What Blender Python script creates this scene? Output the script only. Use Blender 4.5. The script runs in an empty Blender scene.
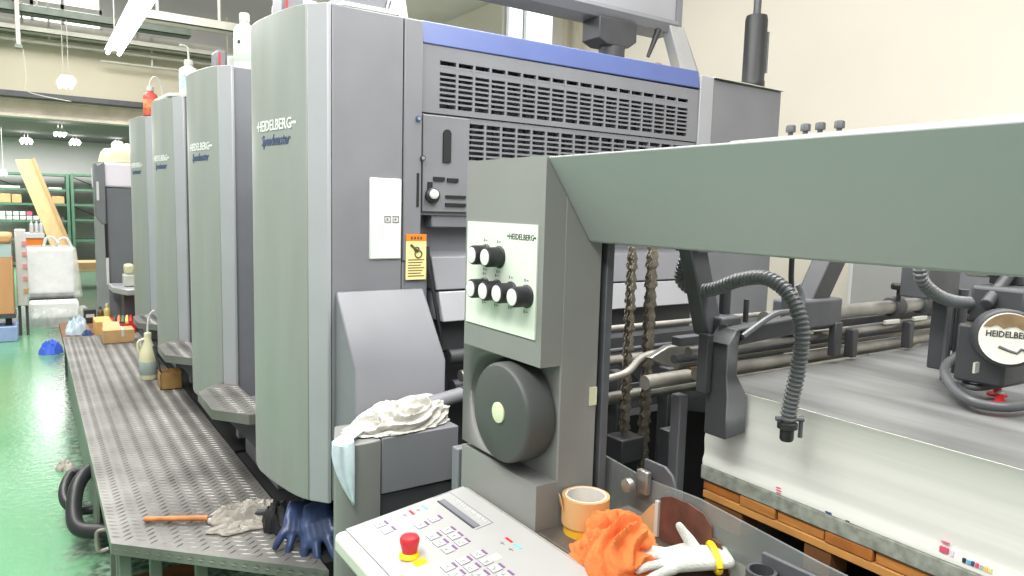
import bpy, bmesh, math, random
from mathutils import Vector, Matrix, noise
C = bpy.context.scene.collection
S = bpy.context.scene
PI = math.pi
random.seed(7)

# ------------------------------------------------------------------ materials
def lin(c):
    c = c / 255.0
    return c / 12.92 if c <= 0.04045 else ((c + 0.055) / 1.055) ** 2.4
def col(r, g, b): return (lin(r), lin(g), lin(b), 1)
MATS = {}
def mat(name, rgb, rough=0.5, metal=0.0, var=0.12, scale=6.0, bump=0.0, bscale=60.0, stretch=(1, 1, 1), coat=0.0, spec=0.5):
    if name in MATS: return MATS[name]
    m = bpy.data.materials.new(name); m.use_nodes = True
    nt = m.node_tree; b = nt.nodes['Principled BSDF']
    b.inputs['Roughness'].default_value = rough
    b.inputs['Metallic'].default_value = metal
    b.inputs['Specular IOR Level'].default_value = spec
    if coat: b.inputs['Coat Weight'].default_value = coat; b.inputs['Coat Roughness'].default_value = 0.15
    c = col(*rgb)
    tc = nt.nodes.new('ShaderNodeTexCoord'); mp = nt.nodes.new('ShaderNodeMapping')
    mp.inputs['Scale'].default_value = stretch
    nt.links.new(tc.outputs['Object'], mp.inputs['Vector'])
    nz = nt.nodes.new('ShaderNodeTexNoise'); nz.inputs['Scale'].default_value = scale; nz.inputs['Detail'].default_value = 5
    nt.links.new(mp.outputs['Vector'], nz.inputs['Vector'])
    rp = nt.nodes.new('ShaderNodeValToRGB')
    rp.color_ramp.elements[0].position = 0.3; rp.color_ramp.elements[1].position = 0.7
    lo = 1 - var; hi = 1 + var * 0.5
    rp.color_ramp.elements[0].color = (c[0] * lo, c[1] * lo, c[2] * lo, 1)
    rp.color_ramp.elements[1].color = (min(1, c[0] * hi), min(1, c[1] * hi), min(1, c[2] * hi), 1)
    nt.links.new(nz.outputs['Fac'], rp.inputs['Fac'])
    nt.links.new(rp.outputs['Color'], b.inputs['Base Color'])
    if bump:
        n2 = nt.nodes.new('ShaderNodeTexNoise'); n2.inputs['Scale'].default_value = bscale; n2.inputs['Detail'].default_value = 4
        nt.links.new(mp.outputs['Vector'], n2.inputs['Vector'])
        bp = nt.nodes.new('ShaderNodeBump'); bp.inputs['Strength'].default_value = bump; bp.inputs['Distance'].default_value = 0.01
        nt.links.new(n2.outputs['Fac'], bp.inputs['Height']); nt.links.new(bp.outputs['Normal'], b.inputs['Normal'])
    MATS[name] = m
    return m
def emit(name, rgb, strength):
    m = bpy.data.materials.new(name); m.use_nodes = True
    b = m.node_tree.nodes['Principled BSDF']
    b.inputs['Base Color'].default_value = col(*rgb)
    b.inputs['Emission Color'].default_value = col(*rgb); b.inputs['Emission Strength'].default_value = strength
    return m
def clear(name, rgb=(235, 240, 238), rough=0.12, alpha_mix=0.3, haze=(200, 205, 203)):
    """see-through plastic: transparent body, glossy skin, a little milky haze"""
    m = bpy.data.materials.new(name); m.use_nodes = True
    nt = m.node_tree; nt.nodes.clear()
    o = nt.nodes.new('ShaderNodeOutputMaterial'); t = nt.nodes.new('ShaderNodeBsdfTransparent')
    t.inputs['Color'].default_value = col(*rgb)
    p = nt.nodes.new('ShaderNodeBsdfPrincipled'); p.inputs['Base Color'].default_value = col(*haze); p.inputs['Roughness'].default_value = rough
    mx = nt.nodes.new('ShaderNodeMixShader')
    tc = nt.nodes.new('ShaderNodeTexCoord'); nz = nt.nodes.new('ShaderNodeTexNoise'); nz.inputs['Scale'].default_value = 9
    nt.links.new(tc.outputs['Object'], nz.inputs['Vector'])
    mr = nt.nodes.new('ShaderNodeMapRange'); mr.inputs['To Min'].default_value = alpha_mix * 0.6; mr.inputs['To Max'].default_value = alpha_mix * 1.5
    nt.links.new(nz.outputs['Fac'], mr.inputs['Value']); nt.links.new(mr.outputs['Result'], mx.inputs['Fac'])
    nt.links.new(t.outputs[0], mx.inputs[1]); nt.links.new(p.outputs[0], mx.inputs[2]); nt.links.new(mx.outputs[0], o.inputs[0])
    return m

M_TOWER = mat('pale green grey paint', (138, 142, 137), 0.38, var=0.07, scale=3, stretch=(4, 4, 0.6))
M_FLANGE = mat('light grey paint', (156, 157, 161), 0.42, var=0.06, scale=4)
M_SIDE = mat('mid grey paint', (120, 121, 126), 0.45, var=0.10, scale=5)
M_SIDE2 = mat('slate grey paint', (118, 120, 126), 0.45, var=0.10, scale=5)
M_FEED = mat('feeder grey paint', (130, 131, 128), 0.42, var=0.06, scale=4, bump=0.04, bscale=300)
M_BEAM = mat('feeder green grey paint', (168, 167, 170), 0.36, var=0.04, scale=2)
M_DARK = mat('charcoal paint', (62, 63, 66), 0.5, var=0.2, scale=10)
M_BLACK = mat('black grime and shade', (24, 24, 26), 0.6, var=0.3, scale=12)
M_GREYM = mat('dull cast metal', (86, 88, 92), 0.45, metal=0.2, var=0.2, scale=14)
M_STEEL = mat('worn steel', (158, 156, 151), 0.32, metal=0.75, var=0.25, scale=16)
M_ROD = mat('pale dusty steel', (158, 154, 146), 0.5, metal=0.3, var=0.25, scale=18)
M_ALU = mat('aluminium', (190, 192, 196), 0.4, metal=0.55, var=0.08, scale=8)
M_BLUE = mat('cobalt blue paint', (78, 92, 142), 0.4, var=0.08, scale=6)
M_CREAM = mat('cream plastic', (196, 197, 187), 0.4, var=0.04, scale=5)
M_PANELW = mat('control foil off white', (172, 172, 170), 0.4, var=0.04, scale=4)
M_PLATEW = mat('knob plate pale green white', (214, 222, 208), 0.45, var=0.03)
M_WHITE = mat('white plastic', (214, 214, 212), 0.45, var=0.04)
M_WPAPER = mat('paper edge white', (232, 234, 226), 0.7, var=0.03, scale=3, stretch=(1, 1, 60))
M_RUBBER = mat('black rubber', (38, 39, 41), 0.45, var=0.15, scale=12)
M_HOSE = mat('grey corrugated plastic', (92, 95, 97), 0.35, var=0.12, scale=20)
M_WHEEL = mat('dark grey moulded plastic', (72, 75, 73), 0.5, var=0.06, bump=0.05, bscale=400)
M_RED = mat('red plastic', (206, 40, 52), 0.4, var=0.08)
M_YELLOW = mat('yellow plastic', (246, 208, 20), 0.45, var=0.08)
M_ORANGE = mat('orange cloth', (226, 126, 72), 0.9, var=0.12, scale=30, bump=0.3, bscale=200, spec=0.1)
M_COTTON = mat('off white cotton', (202, 200, 192), 0.95, var=0.1, scale=30, bump=0.3, bscale=200, spec=0.1)
M_DIRTY = mat('soiled grey cotton', (180, 175, 165), 0.95, var=0.35, scale=14, bump=0.3, bscale=150, spec=0.1)
M_PALEBLUE = mat('pale blue cloth', (205, 222, 228), 0.95, var=0.08, scale=30, bump=0.2, bscale=200, spec=0.1)
M_NAVY = mat('dark blue rubber', (54, 70, 108), 0.35, var=0.5, scale=16)
M_KNIT = mat('white knit', (196, 198, 191), 0.95, var=0.07, scale=40, bump=0.5, bscale=350, spec=0.1)
M_TAPE = mat('beige tape', (205, 162, 108), 0.45, var=0.06)
M_TAPEY = mat('yellow tape', (226, 172, 44), 0.45, var=0.06)
M_WOOD = mat('orange pine', (196, 132, 66), 0.65, var=0.3, scale=6, stretch=(2, 2, 30))
M_WOODD = mat('dark pine', (120, 78, 44), 0.7, var=0.3, scale=10)
M_HANDLE = mat('wooden handle', (196, 124, 66), 0.6, var=0.3, scale=20)
M_CARD = mat('brown cardboard', (196, 160, 112), 0.8, var=0.12, scale=10)
M_CARD2 = mat('pale cardboard', (212, 180, 128), 0.8, var=0.15, scale=8)
M_BOARD = mat('grey chipboard', (152, 158, 146), 0.8, var=0.35, scale=60)
M_GREEN = mat('green rack paint', (82, 118, 96), 0.5, var=0.15)
M_KEY = mat('pale key', (184, 185, 186), 0.4, var=0.02)
M_PURPLE = mat('purple ink', (120, 80, 130), 0.5, var=0.05)
M_MAG = mat('magenta ink', (222, 96, 124), 0.6, var=0.1)
M_CYAN = mat('cyan ink', (120, 196, 220), 0.6, var=0.1)
M_INKY = mat('yellow ink', (236, 214, 110), 0.6, var=0.1)
M_INKB = mat('dark blue ink', (58, 84, 130), 0.6, var=0.1)
M_INKK = mat('dark ink', (52, 54, 58), 0.6, var=0.1)
M_LOGOW = mat('silver lettering', (212, 214, 210), 0.4, var=0.02)
M_LOGOB = mat('blue grey lettering', (70, 84, 116), 0.5, var=0.05)
M_STICKO = mat('orange sticker', (240, 128, 30), 0.5, var=0.04)
M_STICKY = mat('pale yellow sticker', (238, 224, 158), 0.5, var=0.04)
M_RUST = mat('rust brown card', (96, 60, 47), 0.7, var=0.4, scale=26)
M_BEIGE = mat('beige plaster', (206, 198, 177), 0.85, var=0.05, scale=1.2, bump=0.08, bscale=25)
M_BEIGE2 = mat('warm plaster', (228, 221, 206), 0.85, var=0.05, scale=0.9, bump=0.08, bscale=25)
M_GREYWALL = mat('grey green wall', (196, 198, 194), 0.8, var=0.06, scale=1)
M_CEILD = mat('dark grey ceiling', (116, 112, 114), 0.8, var=0.08, scale=1)
M_PIPE = mat('pale service pipe', (190, 188, 176), 0.5, var=0.1)
M_GIRD = mat('pinkish cream steel', (226, 216, 200), 0.6, var=0.15, scale=5)
M_LILAC = mat('lilac white film', (240, 230, 240), 0.5, var=0.03)
M_BAG = mat('pale yellow bag', (242, 224, 190), 0.6, var=0.1, scale=14)
M_OIL = mat('translucent cream plastic', (216, 214, 178), 0.4, var=0.06)
M_LABG = mat('grey green label', (150, 166, 158), 0.5, var=0.1)
M_TIN = mat('old gold tin', (176, 140, 84), 0.4, metal=0.2, var=0.2, scale=20)
M_GWALK = mat('green grey frame paint', (118, 128, 116), 0.5, var=0.2, scale=8)
M_OCABIN = mat('orange wood panel', (218, 160, 112), 0.6, var=0.08, stretch=(1, 1, 0.2))
M_TUBE = emit('fluorescent tube', (250, 252, 255), 9)
M_LAMP = emit('small lamp', (252, 252, 240), 5)
M_DAY = emit('daylit frosted pane', (238, 244, 250), 1.0)
M_ACRYL = clear('clear acrylic', alpha_mix=0.17, rough=0.10)
M_FILM = clear('plastic film', rgb=(250, 250, 250), alpha_mix=0.34, rough=0.25, haze=(250, 250, 250))

def plate_material():
    m = mat('diamond plate steel', (126, 124, 120), 0.42, metal=0.35, var=0.5, scale=3.0, bump=0.05, bscale=80)
    return m
M_DIAM = plate_material()

def floor_material():
    m = bpy.data.materials.new('green epoxy floor'); m.use_nodes = True
    nt = m.node_tree; b = nt.nodes['Principled BSDF']
    g = nt.nodes.new('ShaderNodeNewGeometry'); sp = nt.nodes.new('ShaderNodeSeparateXYZ'); nt.links.new(g.outputs['Position'], sp.inputs[0])
    nz = nt.nodes.new('ShaderNodeTexNoise'); nz.inputs['Scale'].default_value = 3.5; nz.inputs['Detail'].default_value = 8; nz.inputs['Roughness'].default_value = 0.65
    nt.links.new(g.outputs['Position'], nz.inputs['Vector'])
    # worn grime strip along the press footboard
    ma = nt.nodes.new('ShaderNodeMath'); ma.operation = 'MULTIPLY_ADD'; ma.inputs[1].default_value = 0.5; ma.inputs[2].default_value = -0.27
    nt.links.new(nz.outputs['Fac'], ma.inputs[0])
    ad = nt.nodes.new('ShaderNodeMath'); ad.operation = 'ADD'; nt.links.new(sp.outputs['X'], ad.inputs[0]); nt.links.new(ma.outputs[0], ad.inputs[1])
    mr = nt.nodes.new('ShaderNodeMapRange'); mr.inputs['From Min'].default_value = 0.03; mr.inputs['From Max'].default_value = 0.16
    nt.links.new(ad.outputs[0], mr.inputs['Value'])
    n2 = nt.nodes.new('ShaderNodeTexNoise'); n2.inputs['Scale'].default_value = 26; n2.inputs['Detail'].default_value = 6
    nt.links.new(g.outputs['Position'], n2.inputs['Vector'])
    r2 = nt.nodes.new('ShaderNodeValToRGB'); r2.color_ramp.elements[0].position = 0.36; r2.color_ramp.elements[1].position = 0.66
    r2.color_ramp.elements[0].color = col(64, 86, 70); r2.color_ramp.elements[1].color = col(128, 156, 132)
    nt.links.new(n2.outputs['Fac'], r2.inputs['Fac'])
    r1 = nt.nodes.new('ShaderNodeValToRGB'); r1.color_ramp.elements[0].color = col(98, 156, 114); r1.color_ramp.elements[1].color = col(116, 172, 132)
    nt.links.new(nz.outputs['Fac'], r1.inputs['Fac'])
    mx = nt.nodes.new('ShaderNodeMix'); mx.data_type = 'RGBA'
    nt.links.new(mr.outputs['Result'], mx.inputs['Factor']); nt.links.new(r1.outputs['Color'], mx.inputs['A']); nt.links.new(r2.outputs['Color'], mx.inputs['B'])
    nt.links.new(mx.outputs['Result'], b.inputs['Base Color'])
    b.inputs['Roughness'].default_value = 0.18
    bp = nt.nodes.new('ShaderNodeBump'); bp.inputs['Strength'].default_value = 0.12; bp.inputs['Distance'].default_value = 0.02
    nt.links.new(n2.outputs['Fac'], bp.inputs['Height']); nt.links.new(bp.outputs['Normal'], b.inputs['Normal'])
    return m

def sheet_material():
    """grey printed top sheet, streaked along the run of the paper"""
    m = bpy.data.materials.new('grey printed sheet'); m.use_nodes = True
    nt = m.node_tree; b = nt.nodes['Principled BSDF']
    g = nt.nodes.new('ShaderNodeNewGeometry'); mp = nt.nodes.new('ShaderNodeMapping'); mp.inputs['Scale'].default_value = (7, 1.0, 1)
    mp.inputs['Rotation'].default_value = (0, 0, 0.3)
    nt.links.new(g.outputs['Position'], mp.inputs['Vector'])
    nz = nt.nodes.new('ShaderNodeTexNoise'); nz.inputs['Scale'].default_value = 2.2; nz.inputs['Detail'].default_value = 3
    nt.links.new(mp.outputs['Vector'], nz.inputs['Vector'])
    r = nt.nodes.new('ShaderNodeValToRGB'); r.color_ramp.elements[0].position = 0.35; r.color_ramp.elements[1].position = 0.7
    r.color_ramp.elements[0].color = col(98, 99, 98); r.color_ramp.elements[1].color = col(128, 129, 128)
    nt.links.new(nz.outputs['Fac'], r.inputs['Fac']); nt.links.new(r.outputs['Color'], b.inputs['Base Color'])
    b.inputs['Roughness'].default_value = 0.42
    return m
M_SHEET = sheet_material()

# ------------------------------------------------------------------ geometry helpers
def B(): return bmesh.new()
def box(bm, x0, x1, y0, y1, z0, z1):
    if x0 > x1: x0, x1 = x1, x0
    if y0 > y1: y0, y1 = y1, y0
    if z0 > z1: z0, z1 = z1, z0
    v = [bm.verts.new(p) for p in ((x0, y0, z0), (x1, y0, z0), (x1, y1, z0), (x0, y1, z0), (x0, y0, z1), (x1, y0, z1), (x1, y1, z1), (x0, y1, z1))]
    for f in ((3, 2, 1, 0), (4, 5, 6, 7), (0, 1, 5, 4), (1, 2, 6, 5), (2, 3, 7, 6), (3, 0, 4, 7)): bm.faces.new([v[i] for i in f])
    return bm
def hexa(bm, lo, hi):
    """two quads joined into a solid"""
    v = [bm.verts.new(p) for p in list(lo) + list(hi)]
    for f in ((3, 2, 1, 0), (4, 5, 6, 7), (0, 1, 5, 4), (1, 2, 6, 5), (2, 3, 7, 6), (3, 0, 4, 7)): bm.faces.new([v[i] for i in f])
    return bm
def prism(bm, poly, axis, a, b):
    """2-D outline swept along an axis; the outline gives the two other axes in x, y, z order"""
    def P(p, t):
        return {'x': (t, p[0], p[1]), 'y': (p[0], t, p[1]), 'z': (p[0], p[1], t)}[axis]
    n = len(poly)
    lo = [bm.verts.new(P(p, a)) for p in poly]; hi = [bm.verts.new(P(p, b)) for p in poly]
    bm.faces.new(lo[::-1]); bm.faces.new(hi)
    for i in range(n): bm.faces.new((lo[i], lo[(i + 1) % n], hi[(i + 1) % n], hi[i]))
    return bm
def frame_of(d):
    d = d.normalized(); a = Vector((0, 0, 1)) if abs(d.z) < 0.9 else Vector((1, 0, 0))
    u = d.cross(a).normalized(); return u, d.cross(u).normalized()
def tube(bm, pts, r, seg=10, cap=True):
    pts = [Vector(p) for p in pts]; rs = r if isinstance(r, (list, tuple)) else [r] * len(pts)
    rings = []; u = None
    for i, p in enumerate(pts):
        d = (pts[min(i + 1, len(pts) - 1)] - pts[max(i - 1, 0)])
        if d.length < 1e-9: d = Vector((0, 0, 1))
        d.normalize()
        if u is None: u, w = frame_of(d)
        else:
            u = (u - d * u.dot(d)).normalized(); w = d.cross(u).normalized()
        rings.append([bm.verts.new(p + (u * math.cos(2 * PI * k / seg) + w * math.sin(2 * PI * k / seg)) * rs[i]) for k in range(seg)])
    for a, b in zip(rings, rings[1:]):
        for k in range(seg): bm.faces.new((a[k], a[(k + 1) % seg], b[(k + 1) % seg], b[k]))
    if cap: bm.faces.new(rings[0][::-1]); bm.faces.new(rings[-1])
    return bm
def cyl(bm, p0, p1, r0, r1=None, seg=20):
    return tube(bm, [p0, p1], [r0, r0 if r1 is None else r1], seg)
def lathe(bm, prof, c, axis='z', seg=24):
    """profile of (radius, height) turned about an axis through c"""
    c = Vector(c); rings = []
    for r, h in prof:
        ring = []
        for k in range(seg):
            a = 2 * PI * k / seg; x, y = max(r, 1e-5) * math.cos(a), max(r, 1e-5) * math.sin(a)
            ring.append(bm.verts.new(c + Vector({'z': (x, y, h), 'x': (h, x, y), 'y': (y, h, x)}[axis])))
        rings.append(ring)
    for a, b in zip(rings, rings[1:]):
        for k in range(seg): bm.faces.new((a[k], a[(k + 1) % seg], b[(k + 1) % seg], b[k]))
    bm.faces.new(rings[0][::-1]); bm.faces.new(rings[-1])
    return bm
def spline(pts, n=8):
    pts = [Vector(p) for p in pts]; out = []
    for i in range(len(pts) - 1):
        p0 = pts[max(i - 1, 0)]; p1 = pts[i]; p2 = pts[i + 1]; p3 = pts[min(i + 2, len(pts) - 1)]
        for k in range(n):
            t = k / n
            out.append(0.5 * ((2 * p1) + (p2 - p0) * t + (2 * p0 - 5 * p1 + 4 * p2 - p3) * t * t + (3 * p1 - p0 - 3 * p2 + p3) * t ** 3))
    out.append(pts[-1]); return out
def resample(pts, step):
    out = [pts[0].copy()]; acc = 0
    for a, b in zip(pts, pts[1:]):
        L = (b - a).length; t = step - acc
        while t <= L: out.append(a + (b - a) * (t / L)); t += step
        acc = (acc + L) % step
    return out
def corrugated(bm, pts, r, pitch=0.007, seg=12):
    q = resample(spline(pts, 12), pitch / 4)
    tube(bm, q, [r * (1.0 if (i % 4) in (0, 1) else 0.80) for i in range(len(q))], seg)
    return bm
def world_loc(o):
    v = Vector((0, 0, 0))
    while o is not None: v = v + Vector(o.location); o = o.parent
    return v
def obj(name, bm, m, parent=None, bev=0.0, smooth=40, loc=None, mods=None):
    """one mesh object; the bmesh is in world coordinates, shifted to its parent's (or its own) origin"""
    bmesh.ops.recalc_face_normals(bm, faces=bm.faces)
    lim = math.radians(smooth)
    for f in bm.faces: f.smooth = True
    for e in bm.edges:
        if len(e.link_faces) == 2:
            if e.link_faces[0].normal.angle(e.link_faces[1].normal, 0) > lim: e.smooth = False
    org = world_loc(parent) if parent else (Vector(loc) if loc else None)
    if org is None:
        xs = [v.co for v in bm.verts]
        mn = Vector((min(v.x for v in xs), min(v.y for v in xs), min(v.z for v in xs))); mxx = Vector((max(v.x for v in xs), max(v.y for v in xs), 0))
        org = Vector(((mn.x + mxx.x) / 2, (mn.y + mxx.y) / 2, mn.z))
    bmesh.ops.translate(bm, verts=bm.verts, vec=-org)
    me = bpy.data.meshes.new(name); bm.to_mesh(me); bm.free()
    o = bpy.data.objects.new(name, me); C.objects.link(o)
    me.materials.append(m)
    if parent: o.parent = parent
    else: o.location = org
    if bev:
        b = o.modifiers.new('edge', 'BEVEL'); b.width = bev; b.segments = 2; b.limit_method = 'ANGLE'; b.angle_limit = math.radians(40)
    return o
def thing(name, label, cat, loc=(0, 0, 0), group=None):
    o = bpy.data.objects.new(name, None); C.objects.link(o); o.location = loc; o.empty_display_size = 0.05
    o['label'] = label; o['category'] = cat
    if group: o['group'] = group
    return o
def tag(o, label, cat, group=None, kind=None):
    o['label'] = label; o['category'] = cat
    if group: o['group'] = group
    if kind: o['kind'] = kind
    return o
def struct(name, bm, m, parent=None, **k):
    o = obj(name, bm, m, parent, **k)
    if not parent: o['kind'] = 'structure'
    return o
def dup(root, delta, label=None, group=None):
    r = root.copy(); C.objects.link(r); r.location = Vector(root.location) + Vector(delta)
    if label: r['label'] = label
    if group: r['group'] = group
    for ch in list(root.children):
        c = ch.copy(); C.objects.link(c); c.parent = r
        for g in list(ch.children):
            d = g.copy(); C.objects.link(d); d.parent = c
    return r
def letters(bm, s, size, place, depth=0.0015, shear=0.0, align='LEFT', width=None, weight=0.0):
    """lettering as mesh; place(u, v, w) puts a point of the flat text into the world"""
    cu = bpy.data.curves.new('lettering', 'FONT'); cu.body = s; cu.size = size; cu.extrude = depth / 2; cu.shear = shear; cu.align_x = align; cu.resolution_u = 2; cu.offset = weight
    o = bpy.data.objects.new('lettering', cu); C.objects.link(o)
    dg = bpy.context.evaluated_depsgraph_get(); me = bpy.data.meshes.new_from_object(o.evaluated_get(dg))
    k = 1.0
    if width:
        xs = [v.co.x for v in me.vertices]; k = width / (max(xs) - min(xs))
    vs = [bm.verts.new(place(v.co.x * k, v.co.y, v.co.z)) for v in me.vertices]
    for p in me.polygons:
        try: bm.faces.new([vs[i] for i in p.vertices])
        except ValueError: pass
    bpy.data.objects.remove(o); bpy.data.curves.remove(cu); bpy.data.meshes.remove(me)
    return bm
def heap(bm, c, rx, ry, h, seed, n=64, amp=0.35, freq=3.0, rot=0.0, edge=0.18, flat=0.6):
    """crumpled cloth: ridged folds over a mound with a ragged outline"""
    c = Vector(c); V = {}
    for i in range(n + 1):
        for j in range(n + 1):
            u, v = 2 * i / n - 1, 2 * j / n - 1
            # square to disc
            x = u * math.sqrt(1 - v * v / 2); y = v * math.sqrt(1 - u * u / 2)
            r = min(1, math.hypot(x, y)); th = math.atan2(y, x)
            R = 1 + edge * 2 * noise.noise(Vector((math.cos(th) * 1.3 + seed, math.sin(th) * 1.3, seed * 1.7)))
            q = Vector((x * freq + seed * 3.1, y * freq, seed))
            q2 = q + Vector((noise.noise(q * 0.8), noise.noise(q * 0.8 + Vector((5, 2, 1))), 0)) * 0.9
            rid = (1 - abs(noise.noise(q2)) * 2.2) * 0.65 + (1 - abs(noise.noise(q2 * 2.3)) * 2) * 0.28 + noise.noise(q2 * 6) * 0.06
            prof = (1 - r ** 2.2) ** flat
            z = h * prof * (1 - amp + amp * rid * 1.6) + 0.10 * h * max(0, rid) * (1 - r)
            ox = 0.10 * noise.noise(q * 1.5 + Vector((9, 9, 9))); oy = 0.10 * noise.noise(q * 1.5 + Vector((1, 7, 3)))
            X, Y = (x * R + ox) * rx, (y * R + oy) * ry
            V[i, j] = bm.verts.new(c + Vector((X * math.cos(rot) - Y * math.sin(rot), X * math.sin(rot) + Y * math.cos(rot), max(0.0015, z))))
    for i in range(n):
        for j in range(n): bm.faces.new((V[i, j], V[i + 1, j], V[i + 1, j + 1], V[i, j + 1]))
    return bm
def mound(bm, c, rx, ry, h, seed, freq=2.2, amp=0.16, skirt=0.25, rot=0.0, nt=60, na=150, lean=(0, 0), oct2=0.28):
    """bunched cloth: a dome with a spreading hem, folded by warped ridged noise along its normal"""
    c = Vector(c); rows = []
    for i in range(nt + 1):
        t = i / nt; row = []
        if t < 0.72:
            a = t / 0.72 * PI / 2; rr, zz = math.sin(a) ** 0.9, math.cos(a) * 0.96 + 0.04
        else:
            q = (t - 0.72) / 0.28; rr, zz = 1 + skirt * q, 0.04 * (1 - q)
        for k in range(na):
            th = 2 * PI * k / na
            R = 1 + 0.32 * noise.noise(Vector((math.cos(th) * 1.1 + seed, math.sin(th) * 1.1, seed)))
            x, y = rr * R * math.cos(th), rr * R * math.sin(th)
            p = Vector((x, y, zz * 1.2)) * freq + Vector((seed * 2.3, seed, 0))
            w = Vector((noise.noise(p * 0.6), noise.noise(p * 0.6 + Vector((7, 1, 3))), noise.noise(p * 0.6 + Vector((2, 9, 5))))) * 1.6
            p2 = p * 0.75 + w
            rid = (1 - abs(noise.noise(p2)) * 2.4) * 0.8 + (1 - abs(noise.noise(p2 * 2.1 + Vector((3, 3, 3)))) * 2.4) * oct2
            d = amp * rid * (0.35 + 0.65 * (1 - t))
            n = Vector((x, y, zz * 1.3 + 0.15)).normalized()
            q3 = Vector((x, y, zz)) + n * d
            X, Y, Z = (q3.x + lean[0] * zz) * rx, (q3.y + lean[1] * zz) * ry, max(0.002, q3.z * h)
            row.append(bm.verts.new(c + Vector((X * math.cos(rot) - Y * math.sin(rot), X * math.sin(rot) + Y * math.cos(rot), Z))))
        rows.append(row)
    for a, b in zip(rows, rows[1:]):
        for k in range(na): bm.faces.new((a[k], b[k], b[(k + 1) % na], a[(k + 1) % na]))
    bm.faces.new(rows[0]); return bm
def ball(bm, c, r, seg=12):
    m = Matrix.Translation(Vector(c)) @ Matrix.Diagonal((*(r if isinstance(r, (list, tuple)) else (r, r, r)), 1))
    bmesh.ops.create_uvsphere(bm, u_segments=seg, v_segments=max(6, seg // 2), radius=1, matrix=m); return bm
def capsule(bm, pts, rs, seg=10):
    tube(bm, pts, rs, seg)
    for p, r in zip(pts, rs): ball(bm, p, r * 1.0, 10)
    return bm
def remeshed(o, voxel=0.004, sm=4):
    r = o.modifiers.new('skin', 'REMESH'); r.mode = 'VOXEL'; r.voxel_size = voxel; r.use_smooth_shade = True
    s = o.modifiers.new('soften', 'SMOOTH'); s.iterations = sm; s.factor = 0.5
    return o
def solid(o, t):
    s = o.modifiers.new('thickness', 'SOLIDIFY'); s.thickness = t; s.offset = 1; return o

# ------------------------------------------------------------------ the room
struct('floor', box(B(), -9, 4.3, -3.5, 21, -0.1, 0), floor_material())
# drive-side wall with a window high up
w = B()
WY0, WY1, WZ0, WZ1 = 5.35, 6.2, 2.2, 3.7
box(w, 4.0, 4.2, -3.5, WY0, 0, 4.6); box(w, 4.0, 4.2, WY1, 20.7, 0, 4.6); box(w, 4.0, 4.2, WY0, WY1, 0, WZ0); box(w, 4.0, 4.2, WY0, WY1, WZ1, 4.6)
struct('wall_right', w, M_BEIGE2)
w1 = B()
for a, b in ((WY0, WY0 + 0.05), (WY1 - 0.03, WY1), (5.86, 5.885)): box(w1, 4.03, 4.10, a, b, WZ0, WZ1)
box(w1, 4.03, 4.10, WY0, WY1, WZ0, WZ0 + 0.05); box(w1, 4.03, 4.10, WY0, WY1, WZ1 - 0.04, WZ1)
w1o = struct('window_1', w1, M_WHITE)
g = B(); box(g, 4.06, 4.066, WY0 + 0.05, WY1 - 0.03, WZ0 + 0.05, WZ1 - 0.04)
struct('pane', g, M_DAY, w1o)
struct('ceiling', box(B(), 2.5, 4.0, 4.2, 9.0, 3.7, 3.95), mat('grey soffit', (228, 224, 216), 0.8, var=0.08, scale=2))
p = B()
for yy in (4.9, 5.08): box(p, 3.95, 4.0, yy, yy + 0.06, 0.2, 3.7)
struct('trim_1', p, M_BEIGE)
# back of the hall: plaster band over a girder, darker hall beyond
struct('wall_upper', box(B(), -9, 3.98, 12.0, 12.2, 3.02, 3.76), M_BEIGE)
cw = B(); box(cw, -9, -0.1, 12.1, 12.25, 3.96, 6.5)
box(cw, 0.96, 3.98, 12.1, 12.25, 3.96, 6.5); box(cw, -0.1, 0.96, 12.1, 12.25, 5.6, 6.5)
struct('wall_clerestory', cw, mat('pale grey cladding', (176, 176, 172), 0.8, var=0.06, scale=1))
wn = B()
box(wn, -0.1, 0.96, 12.12, 12.2, 3.96, 4.02); box(wn, -0.1, 0.96, 12.12, 12.2, 5.55, 5.6)
for x in (-0.1, 0.1, 0.46, 0.93): box(wn, x, x + 0.04, 12.12, 12.2, 4.0, 5.6)
box(wn, -0.1, 0.96, 12.12, 12.2, 4.22, 4.28)
wno = struct('window_2', wn, M_PIPE)
gl = B(); box(gl, -0.1, 0.96, 12.15, 12.16, 4.0, 5.6); struct('pane', gl, M_DAY, wno)
t = B(); box(t, -9, 3.98, 11.88, 12.0, 3.76, 3.84); struct('trim_2', t, M_GWALK)
t = B(); box(t, -9, 3.98, 11.93, 12.1, 3.84, 3.97); struct('trim_3', t, M_PIPE)
struct('trim_4', box(B(), -9, 3.98, 11.95, 12.25, 2.95, 3.02), M_GREYM)
gd = B(); box(gd, -9, 3.98, 12.3, 12.36, 2.74, 2.95); box(gd, -9, 3.98, 12.2, 12.46, 2.70, 2.74); box(gd, -9, 3.98, 12.2, 12.46, 2.92, 2.95)
struct('trim_5', gd, M_GIRD)
struct('wall_back', box(B(), -9, 4.0, 20.5, 20.7, 0, 3.2), M_GREYWALL)
struct('ceiling_rear', box(B(), -9, 4.0, 12.5, 20.6, 2.95, 3.05), M_CEILD)

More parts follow.
